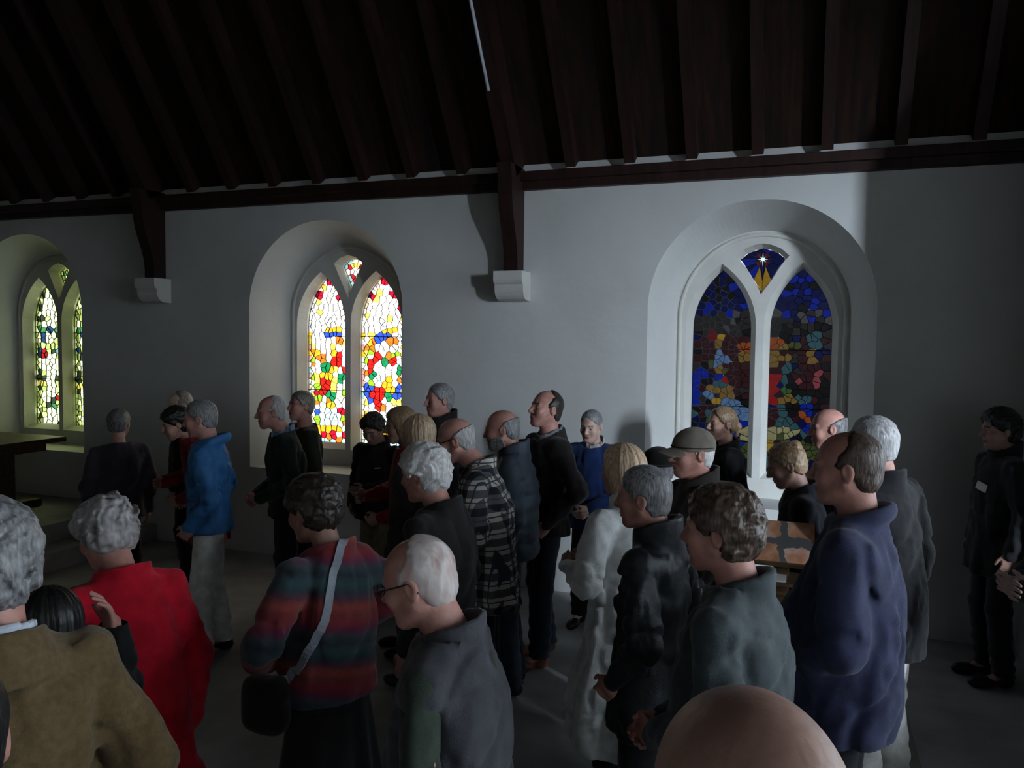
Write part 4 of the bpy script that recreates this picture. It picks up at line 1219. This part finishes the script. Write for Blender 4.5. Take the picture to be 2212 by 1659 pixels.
def round_hat(info, mat):
    g = Grid((-.16, -.17, -.02), (.16, .19, .15), .0045)
    d = ell(g, (0, .014, .040), (.094, .115, .092))
    d = smax(d, .012 - g.z, .006)
    rr = np.sqrt(g.x ** 2 + (g.y - .014) ** 2 * .85)
    zc = .018 + 1.2 * np.maximum(0, rr - .10) ** 2 * 4
    d = smin(d, smax(smax(rr - .122, -(rr - .07), .004), np.abs(g.z - zc) - .005, .003), .01)
    V, Q = nets(d, g.lo, g.h)
    info['child']('hat', info['to_body'](V), Q, mat, None, 'round black brimmed hat')

def chest_patch(info, cx, cz, w, h, ang, mat, name, lab=None, th=.003):
    """small flat tag lying on the front of the upper garment; centre and size in figure space"""
    from mathutils.bvhtree import BVHTree as BT
    k = info['k']; me = info['top'].data
    bt = BT.FromPolygons([v.co for v in me.vertices], [tuple(p.vertices) for p in me.polygons])
    hit, n, _, _ = bt.ray_cast(Vector((cx * k, -1.2, cz * k)), Vector((0, 1, 0)))
    if hit is None: return
    if n.y > 0: n = -n
    t = Vector((0, 0, 1)).cross(n).normalized(); u = n.cross(t)
    t, u = t * math.cos(ang) + u * math.sin(ang), u * math.cos(ang) - t * math.sin(ang)
    c = hit + n * .006
    vs = [c + t * (sx * w / 2) + u * (sz * h / 2) + n * o_ for o_ in (-.004, th) for sx, sz in ((-1, -1), (1, -1), (1, 1), (-1, 1))]
    o = mesh_obj(name, vs, [(3, 2, 1, 0), (4, 5, 6, 7), (0, 1, 5, 4), (1, 2, 6, 5), (2, 3, 7, 6), (3, 0, 4, 7)], mat, info['obj'])
    if lab: o['label'] = lab

# ------------------------------------------------------------------ chancel step, communion table, reading desk
pf = box_obj('floor_chancel', (X0, 2.2, 0.0), (-6.75, WY, 0.35), M_FLOOR, None, 0.01)
tag(pf, kind='structure')
box_obj('chancel_step', (-6.75, 2.2, 0.0), (-6.42, WY, 0.175), M_FLOOR, pf, 0.01)
tb = empty('communion_table', (-8.3, 5.72, 0.35))
tag(tb, 'dark oak table in front of the green window', 'table')
box_obj('table_top', (-0.98, -0.44, 0.69), (0.98, 0.46, 0.74), M_OAK, tb, 0.008)
box_obj('apron', (-0.86, -0.30, 0.60), (0.86, 0.32, 0.688), M_OAK, tb, 0.004)
for s in (-1, 1):
    lg = box_obj('leg', (s * 0.66 - 0.055, -0.06, 0.085), (s * 0.66 + 0.055, 0.08, 0.60), M_OAK, tb, 0.012)
    box_obj('foot', (s * 0.66 - 0.075, -0.34, 0.0), (s * 0.66 + 0.075, 0.36, 0.085), M_OAK, lg, 0.015)
box_obj('stretcher', (-0.60, -0.02, 0.16), (0.60, 0.04, 0.24), M_OAK, tb, 0.006)

def print_mat():
    m, nt, b = new_mat('aerial_photo_print'); N, L = nt.nodes, nt.links
    tc = N.new('ShaderNodeTexCoord'); mp = N.new('ShaderNodeMapping'); mp.inputs['Scale'].default_value = (1, 1, 1)
    L.new(tc.outputs['Object'], mp.inputs[0])
    no = N.new('ShaderNodeTexNoise'); no.inputs['Scale'].default_value = 11; no.inputs['Detail'].default_value = 3
    L.new(mp.outputs[0], no.inputs['Vector'])
    cr = N.new('ShaderNodeValToRGB'); e = cr.color_ramp.elements
    e[0].position = .38; e[0].color = (0.36, 0.16, 0.09, 1); e[1].position = .66; e[1].color = (0.62, 0.42, 0.34, 1)
    x = e.new(.5); x.color = (0.52, 0.24, 0.13, 1)
    L.new(no.outputs['Fac'], cr.inputs[0])
    sp = N.new('ShaderNodeSeparateXYZ'); L.new(mp.outputs[0], sp.inputs[0])
    wob = math_node(N, L, 'MULTIPLY', math_node(N, L, 'SUBTRACT', no.outputs['Fac'], 0.5), 0.10)
    a = math_node(N, L, 'LESS_THAN', math_node(N, L, 'ABSOLUTE', math_node(N, L, 'ADD', sp.outputs['X'], wob)), 0.020)
    c = math_node(N, L, 'LESS_THAN', math_node(N, L, 'ABSOLUTE', math_node(N, L, 'ADD', sp.outputs['Y'], wob)), 0.022)
    mx = N.new('ShaderNodeMix'); mx.data_type = 'RGBA'
    L.new(math_node(N, L, 'MAXIMUM', a, c), mx.inputs[0]); L.new(cr.outputs[0], mx.inputs[6]); mx.inputs[7].default_value = (0.10, 0.10, 0.10, 1)
    L.new(mx.outputs[2], b.inputs['Base Color']); b.inputs['Roughness'].default_value = 0.5
    return m
ds = empty('display_stand', (-0.09, 3.86, 0))
tag(ds, 'dark wooden sloping stand under the orange picture in the crowd', 'stand')
RT = Matrix.Rotation(R(38), 4, 'X')
box_obj('sloping_top', (-0.14, -0.125, -0.02), (0.14, 0.125, 0.0), M_OAK, ds, 0.004).matrix_local = Matrix.Translation((0, 0, 1.245)) @ RT
box_obj('post', (-0.03, -0.03, 0.05), (0.03, 0.03, 1.22), M_OAK, ds, 0.006)
box_obj('base', (-0.12, -0.12, 0.0), (0.12, 0.12, 0.05), M_OAK, ds, 0.012)
box_obj('shelf', (-0.13, -0.16, 1.085), (0.13, 0.04, 1.10), M_OAK, ds, 0.003)
pic = box_obj('picture_panel', (-0.135, -0.115, 0.0), (0.135, 0.122, 0.006), print_mat())
pic.matrix_world = Matrix.Translation((-0.09, 3.86, 1.246)) @ RT
tag(pic, 'orange and pink picture with grey cross-shaped streets on the stand', 'picture')
M_PAPER = noise_mat('white_card', (0.62, 0.60, 0.55), (0.70, 0.68, 0.63), 9, 0.7)
cd = box_obj('card', (-0.215, 3.715, 1.1005), (-0.07, 3.86, 1.1045), M_PAPER)
tag(cd, 'blank white card lying on the shelf below the orange picture', 'card')

# ------------------------------------------------------------------ the crowd
C_BLACK = cloth('black', (0.012, 0.012, 0.014)); C_DARK = cloth('charcoal', (0.020, 0.019, 0.020)); C_NAVYBLACK = cloth('navy_black', (0.012, 0.014, 0.022))
C_RED = cloth('red_wool', (0.62, 0.008, 0.030), sheen=0.1); C_CREAM = cloth('cream_cotton', (0.74, 0.73, 0.69)); C_KHAKI = cloth('khaki', (0.26, 0.20, 0.13)); C_JEANS = cloth('dark_jeans', (0.018, 0.024, 0.038))
M_BROWNSHOE = noise_mat('tan_leather', (0.10, 0.035, 0.018), (0.18, 0.07, 0.035), 20, 0.4)
M_WHITE = noise_mat('white_print', (0.7, 0.7, 0.72), (0.78, 0.78, 0.8), 20, 0.6)
def logo(info): chest_patch(info, .095, 1.28, .05, .009, .15, M_WHITE, 'chest_mark', 'small white mark on the chest')

person('person seen from behind in a plum sweater, facing the dim wall', -4.92, 4.60, 1.61, 172, hair=('short', 'pepper'), head=(-25, 5, 0), top=('sweater', cloth('plum', (0.045, 0.036, 0.048))), hem=.84, collar='none', sex='f', fat=.3, detail=.5, seed=11)
person('person with thin grey hair bowing behind the blue rain jacket', -5.00, 5.37, 1.71, 85, hair=('receding', 'sandygrey'), head=(5, 25, 0), top=('jacket', C_DARK), skin='pale', detail=.5, seed=12)
person('dark haired person in a red jacket bending forward at left', -4.49, 4.76, 1.625, 80, hair=('full' if False else 'wavy', 'black'), head=(0, 20, 0), lean=10, hunch=.6, top=('jacket', cloth('dark_red', (0.22, 0.010, 0.016))), hem=.62, flare=.04, sex='f', arms=('hold', 'clasp'), detail=.5, seed=13, skin='fair')
person('grey haired person in a bright blue rain jacket and cream trousers', -3.79, 4.23, 1.745, 100, hair=('short', 'grey'), head=(-5, 10, 0), lean=3, top=('rain_jacket', cloth('blue_nylon', (0.045, 0.19, 0.46), rough=.55, sheen=0, spec=.4)), hem=.86, collar='hood', trousers=C_CREAM, arms=('pocket', 'pocket'), detail=1, seed=14, folds=1.5, skin='pink', legs=(.04, -.05))
person('person in a dark green cardigan with pale blue shirt collar, hands clasped', -3.73, 4.89, 1.737, 84, hair=('receding', 'silver'), head=(0, 6, 0), lean=4, hunch=.4, top=('cardigan', cloth('dark_green', (0.020, 0.030, 0.024))), hem=.84, collar='none', shirt=cloth('blue_shirt', (0.22, 0.34, 0.52)), trousers=C_JEANS, arms=('clasp', 'clasp'), detail=.5, seed=15, skin='pink')
person('person in an olive sweater against the pale window recess', -3.89, 5.47, 1.73, 72, hair=('short', 'sandygrey'), head=(5, -2, 0), top=('sweater', cloth('olive', (0.030, 0.034, 0.022))), hem=.84, collar='none', arms=('clasp', 'clasp'), detail=.5, seed=16, skin='pink')
person('person in black fleece and khaki trousers looking down below the bright window', -3.17, 5.42, 1.595, 38, hair=('tousled', 'darkbrown'), head=(10, 30, 0), hunch=.3, top=('fleece_jacket', C_BLACK), hem=.82, collar='stand', trousers=C_KHAKI, arms=('pocket', 'hold'), detail=.5, seed=17, fat=.5, extra=logo, skin='tan')
person('person with light brown fringe in a bright red blouse', -2.61, 4.82, 1.696, 78, hair=('bob', 'darkblond'), head=(0, 8, 0), top=('blouse', cloth('bright_red', (0.34, 0.012, 0.014), rough=.6)), hem=.80, collar='fold', sex='f', arms=('hold', 'clasp'), detail=.5, seed=18, hunch=.3)
person('person with a straight blond bob between the white-haired and balding heads', -2.27, 4.41, 1.692, 128, hair=('bob', 'blond'), head=(0, 3, 0), top=('jacket', cloth('grey_knit', (0.06, 0.055, 0.055))), sex='f', detail=1, seed=19)
person('tall grey haired person throwing a shadow on the wall', -2.68, 5.56, 1.826, 72, hair=('short', 'grey'), head=(5, 3, 0), top=('jacket', C_DARK), hem=.84, collar='high', detail=.5, seed=20, skin='ruddy', shirt=cloth('grey_stripe', (0.20, 0.20, 0.22)))
person('balding person in a plaid flannel shirt with glasses, looking down', -1.79, 3.96, 1.75, 100, hair=('fringe', 'silver'), head=(0, 16, 0), lean=5, hunch=.7, top=('flannel_shirt', M_PLAID), hem=.70, flare=.03, collar='fold', arms=('hold', 'hold'), detail=1, seed=21, skin='pink', extra=glasses, fat=.3)
person('person with wavy white hair in a black jacket', -1.57, 3.13, 1.70, 118, hair=('wavy', 'white'), head=(0, 12, 0), lean=0, hunch=.4, top=('jacket', C_DARK), hem=.74, collar='fold', detail=1, seed=22, fat=.3, skin='ruddy')
person('bald bearded person in a slate blue quilted jacket', -1.75, 4.54, 1.748, 96, hair=('fringe', 'grey'), head=(0, 10, 0), hunch=.3, top=('quilted_jacket', cloth('slate_quilt', (0.045, 0.062, 0.082), rough=.6, sheen=0, spec=.35)), hem=.84, puff=True, folds=.5, collar='high', beard='grey', detail=.5, seed=23, skin='ruddy', fat=.4, trousers=C_JEANS)
person('tall person with receding dark hair gazing up beside the bare wall', -1.65, 5.03, 1.84, 62, hair=('receding', 'darkbrown'), head=(0, -8, 0), top=('jacket', cloth('black_brown', (0.016, 0.013, 0.013))), hem=.84, collar='lapel', shirt=cloth('check_collar', (0.20, 0.21, 0.23)), trousers=C_JEANS, arms=('pocket', 'pocket'), shoes=M_BROWNSHOE, detail=1, seed=24, skin='pink', legs=(.06, -.10))
person('elderly person with short grey hair in a royal blue cardigan', -1.51, 5.73, 1.665, 22, hair=('crop', 'grey'), head=(0, 14, 4), hunch=.4, top=('cardigan', cloth('royal_blue', (0.010, 0.030, 0.115))), hem=.80, collar='none', shirt=cloth('pale_blouse', (0.42, 0.38, 0.38)), sex='f', arms=('clasp', 'clasp'), detail=.5, seed=25, skin='pale')
person('person with long blond hair in a long white raincoat', -0.80, 3.63, 1.69, 128, hair=('long', 'blond'), head=(5, 5, 0), top=('raincoat', cloth('white_coat', (0.84, 0.85, 0.84), rough=.6, sheen=0)), hem=.30, flare=.10, folds=1.5, collar='high', sex='f', arms=('hold', 'hold'), detail=1, seed=26)
person('person with cropped grey hair in a dark waxed jacket, collar up', -0.58, 3.02, 1.695, 108, hair=('short', 'grey'), head=(4, 6, 0), hunch=.2, top=('waxed_jacket', cloth('waxed_black', (0.020, 0.024, 0.030), rough=.42, sheen=0, spec=.5)), hem=.72, flare=.02, collar='high', folds=1.6, detail=1, seed=27, skin='ruddy', arms=('pocket', 'pocket'))
person('person in a round black hat and pale scarf, mostly hidden', -0.77, 4.38, 1.585, 140, hair=('short', 'grey'), head=(0, 5, 0), top=('coat', C_BLACK), hem=.5, collar='high', sex='f', detail=.5, seed=28, shirt=cloth('pale_scarf', (0.55, 0.56, 0.58)), extra=lambda i: round_hat(i, cloth('black_felt', (0.010, 0.010, 0.010))))
person('person in a grey brown peaked cap and dark brown jacket', -0.53, 3.95, 1.75, 68, hair=('under', 'white'), head=(3, 2, 0), top=('jacket', cloth('dark_brown', (0.028, 0.021, 0.018))), hem=.80, collar='high', detail=1, seed=29, skin='ruddy', extra=lambda i: flat_cap(i, cloth('cap_canvas', (0.19, 0.165, 0.135)), cloth('cap_band', (0.035, 0.022, 0.020))))
person('young person with tied fair hair in a black jacket before the dark window', -0.58, 5.85, 1.71, 66, hair=('pony', 'darkblond'), head=(3, 2, 0), top=('jacket', C_BLACK), hem=.80, collar='stand', sex='f', detail=.5, seed=30, skin='fair', extra=logo)
person('person with hair in a bun and a navy jacket behind the stand', -0.08, 4.46, 1.65, 84, hair=('bun', 'darkblond'), head=(0, 22, 0), hunch=.3, top=('jacket', C_NAVYBLACK), hem=.80, collar='stand', sex='f', detail=1, seed=31, skin='tan')
person('bald person with a shiny scalp half hidden below the dark window', 0.12, 5.26, 1.778, 78, hair=('fringe', 'pepper'), head=(0, 6, 0), top=('jacket', C_BLACK), detail=.5, seed=32, skin='pink')
person('person with neat grey hair in a long black coat and cream trousers', 0.285, 4.06, 1.837, 124, hair=('short', 'silver'), head=(5, 4, 0), lean=6, top=('overcoat', cloth('black_coat', (0.016, 0.016, 0.018))), hem=.72, collar='stand', trousers=C_CREAM, detail=1, seed=33, skin='pink', fat=.2)
def badge(info): chest_patch(info, -.09, 1.22, .055, .08, .1, noise_mat('blue_badge', (0.16, 0.18, 0.24), (0.22, 0.24, 0.30), 20, 0.5), 'name_badge', 'pale blue name badge on the chest')
person('big person with thinning brown hair in a navy blue pullover', 0.13, 2.97, 1.875, 96, hair=('receding', 'brown'), head=(0, 3, 0), top=('pullover', cloth('navy', (0.036, 0.040, 0.090))), hem=.78, collar='roll', detail=1, seed=34, skin='ruddy', fat=.45, extra=badge, arms=('clasp', 'clasp'), belly=.5)
def nametag(info): chest_patch(info, .03, 1.27, .085, .05, -.2, M_WHITE, 'name_tag', 'white name tag on the chest')
person('dark haired person in a black coat with white name tag, far right', 1.145, 5.83, 1.76, 62, hair=('wavy', 'black'), head=(0, 5, 0), top=('coat', C_BLACK), hem=.72, flare=.05, collar='high', detail=.5, seed=35, skin='tan', extra=nametag)
person('person with folded arms cut by the right edge of the view', 1.06, 3.80, 1.764, 66, hair=('short', 'darkbrown'), head=(0, 5, 0), top=('jacket', cloth('dark_slate', (0.026, 0.027, 0.032))), hem=.80, collar='stand', arms=('cross', 'cross'), detail=1, seed=36, skin='pale')
person('person with tousled brown hair in a grey green jacket, near the front', -0.23, 2.38, 1.745, 104, hair=('tousled', 'brown'), head=(0, 4, 0), hunch=.2, top=('jacket', cloth('grey_green', (0.050, 0.064, 0.070), rough=.7)), hem=.80, collar='fold', detail=1.2, seed=37, skin='ruddy', fat=.3, folds=1.3, arms=('clasp', 'clasp'))
person('person with a bald pink head closest to the camera, bottom edge', -0.04, 0.70, 1.88, 160, hair=('fringe', 'brown'), head=(0, 0, 0), top=('jacket', C_BLACK), detail=1.2, seed=38, skin='tan')
person('balding white haired person with glasses in a charcoal vest and green sleeves', -0.93, 1.85, 1.66, 112, hair=('receding', 'thinwhite'), head=(0, 18, 0), lean=0, hunch=.45, top=('shirt', cloth('green_sleeve', (0.030, 0.042, 0.030))), vest=cloth('charcoal_vest', (0.056, 0.056, 0.066)), hem=.74, collar='stand', detail=1.2, seed=39, skin='pink', fat=.4, extra=glasses, arms=('clasp', 'clasp'))
shawl_p = person('dark haired person in a red and teal striped shawl', -1.68, 2.46, 1.66, 138, hair=('tousled', 'darkbrown'), head=(5, 14, 0), hunch=.4, top=('shawl', M_SHAWL), hem=.92, flare=.10, collar='fold', sex='f', detail=1.2, seed=40, skin='tan', arms=('wide', 'wide'), skirt=(cloth('black_skirt', (0.010, 0.009, 0.010)), .35, .04), fat=.3)
person('silver haired person in a long red coat leaning forward', -2.21, 2.03, 1.62, 158, hair=('set', 'ash'), head=(10, 24, 0), lean=7, hunch=.5, top=('long_coat', C_RED), hem=.70, flare=.14, folds=.8, collar='fold', sex='f', detail=1.2, seed=41, skin='pink', arms=('down', 'wide'), fat=.3)
person('grey haired person in a tan tweed jacket with white shirt collar', -1.65, 1.19, 1.80, 168, hair=('tousled', 'grey'), head=(5, 3, 0), top=('tweed_jacket', cloth('tan_tweed', (0.125, 0.082, 0.036), scale=60)), hem=.78, collar='lapel', shirt=cloth('white_shirt', (0.55, 0.60, 0.68)), detail=1.2, seed=42, skin='ruddy', arms=('pocket', 'pocket'), fat=.3, folds=1.2)
person('short dark haired person raising a hand between tan jacket and red coat', -1.96, 1.59, 1.46, 165, hair=('bob', 'black'), head=(0, 10, 0), hunch=.3, top=('coat', C_BLACK), hem=.6, sex='f', detail=1, seed=43, skin='pink', arms=('ear', 'down'))
person('person with black hair cut by the left edge, nearest at left', -1.02, 0.65, 1.775, 176, hair=('short', 'black'), head=(0, 0, 0), top=('jacket', C_BLACK), detail=1, seed=44, skin='pink')

# ------------------------------------------------------------------ shoulder bag of the shawl wearer
from mathutils.bvhtree import BVHTree
bpy.context.view_layer.update()
def bvh_of(root, names):
    vs, fs = [], []
    for c in [root] + list(root.children):
        if c.name.split('.')[0] in names and c.type == 'MESH':
            o_ = len(vs); vs.extend([c.matrix_world @ v.co for v in c.data.vertices]); fs.extend([tuple(i + o_ for i in p.vertices) for p in c.data.polygons])
    return BVHTree.FromPolygons(vs, fs)
BV = bvh_of(shawl_p, ('shawl', 'skirt'))
bag = empty('shoulder_bag', (-1.63, 2.10, 0.97))
tag(bag, 'small dark shoulder bag with pale grey strap across the shawl', 'bag')
M_BAG = cloth('bag_canvas', (0.018, 0.016, 0.016)); M_STRAP = cloth('strap_grey', (0.34, 0.37, 0.42))
g = Grid((-.16, -.10, -.15), (.16, .10, .15), .01)
f = (((np.abs(g.x) / .085) ** 4 + (np.abs(g.y) / .042) ** 3 + (np.abs(g.z) / .095) ** 4) ** .25 - 1) * .05 + .004 * vnoise(g.x * 20, g.y * 20, g.z * 20)
V, Q = nets(f, g.lo, g.h)
link(bpy.data.objects.new('bag_body', np_mesh('bag_body', V, Q, [M_BAG])), bag)
STR = [(-1.502, 2.391, 1.469), (-1.471, 2.335, 1.421), (-1.465, 2.289, 1.322), (-1.498, 2.259, 1.207), (-1.564, 2.239, 1.104), (-1.637, 2.228, 1.026), (-1.68, 2.23, 0.972)]
pts, nrm = [], []
for a, b in zip(STR, STR[1:]):
    for t in (0, .2, .4, .6, .8):
        q = Vector(a).lerp(Vector(b), t)
        hit, n, _, dd = BV.find_nearest(q)
        if hit is None or dd > .35: hit, n = q, Vector((0.3, -0.9, 0))
        pts.append(hit + n * .007); nrm.append(n)
pts.append(bag.location + Vector((0.05, 0.0, 0.085))); nrm.append(nrm[-1])
vs, fs = [], []
for i, p in enumerate(pts):
    t = (pts[min(i + 1, len(pts) - 1)] - pts[max(i - 1, 0)]).normalized()
    sd = t.cross(nrm[i]).normalized() * .015
    for q in (p - sd, p + sd, p + sd - nrm[i] * .004, p - sd - nrm[i] * .004): vs.append(q - bag.location)
for i in range(len(pts) - 1):
    for c in range(4): fs.append((i * 4 + c, i * 4 + (c + 1) % 4, i * 4 + 4 + (c + 1) % 4, i * 4 + 4 + c))
mesh_obj('strap', vs, fs, M_STRAP, bag)
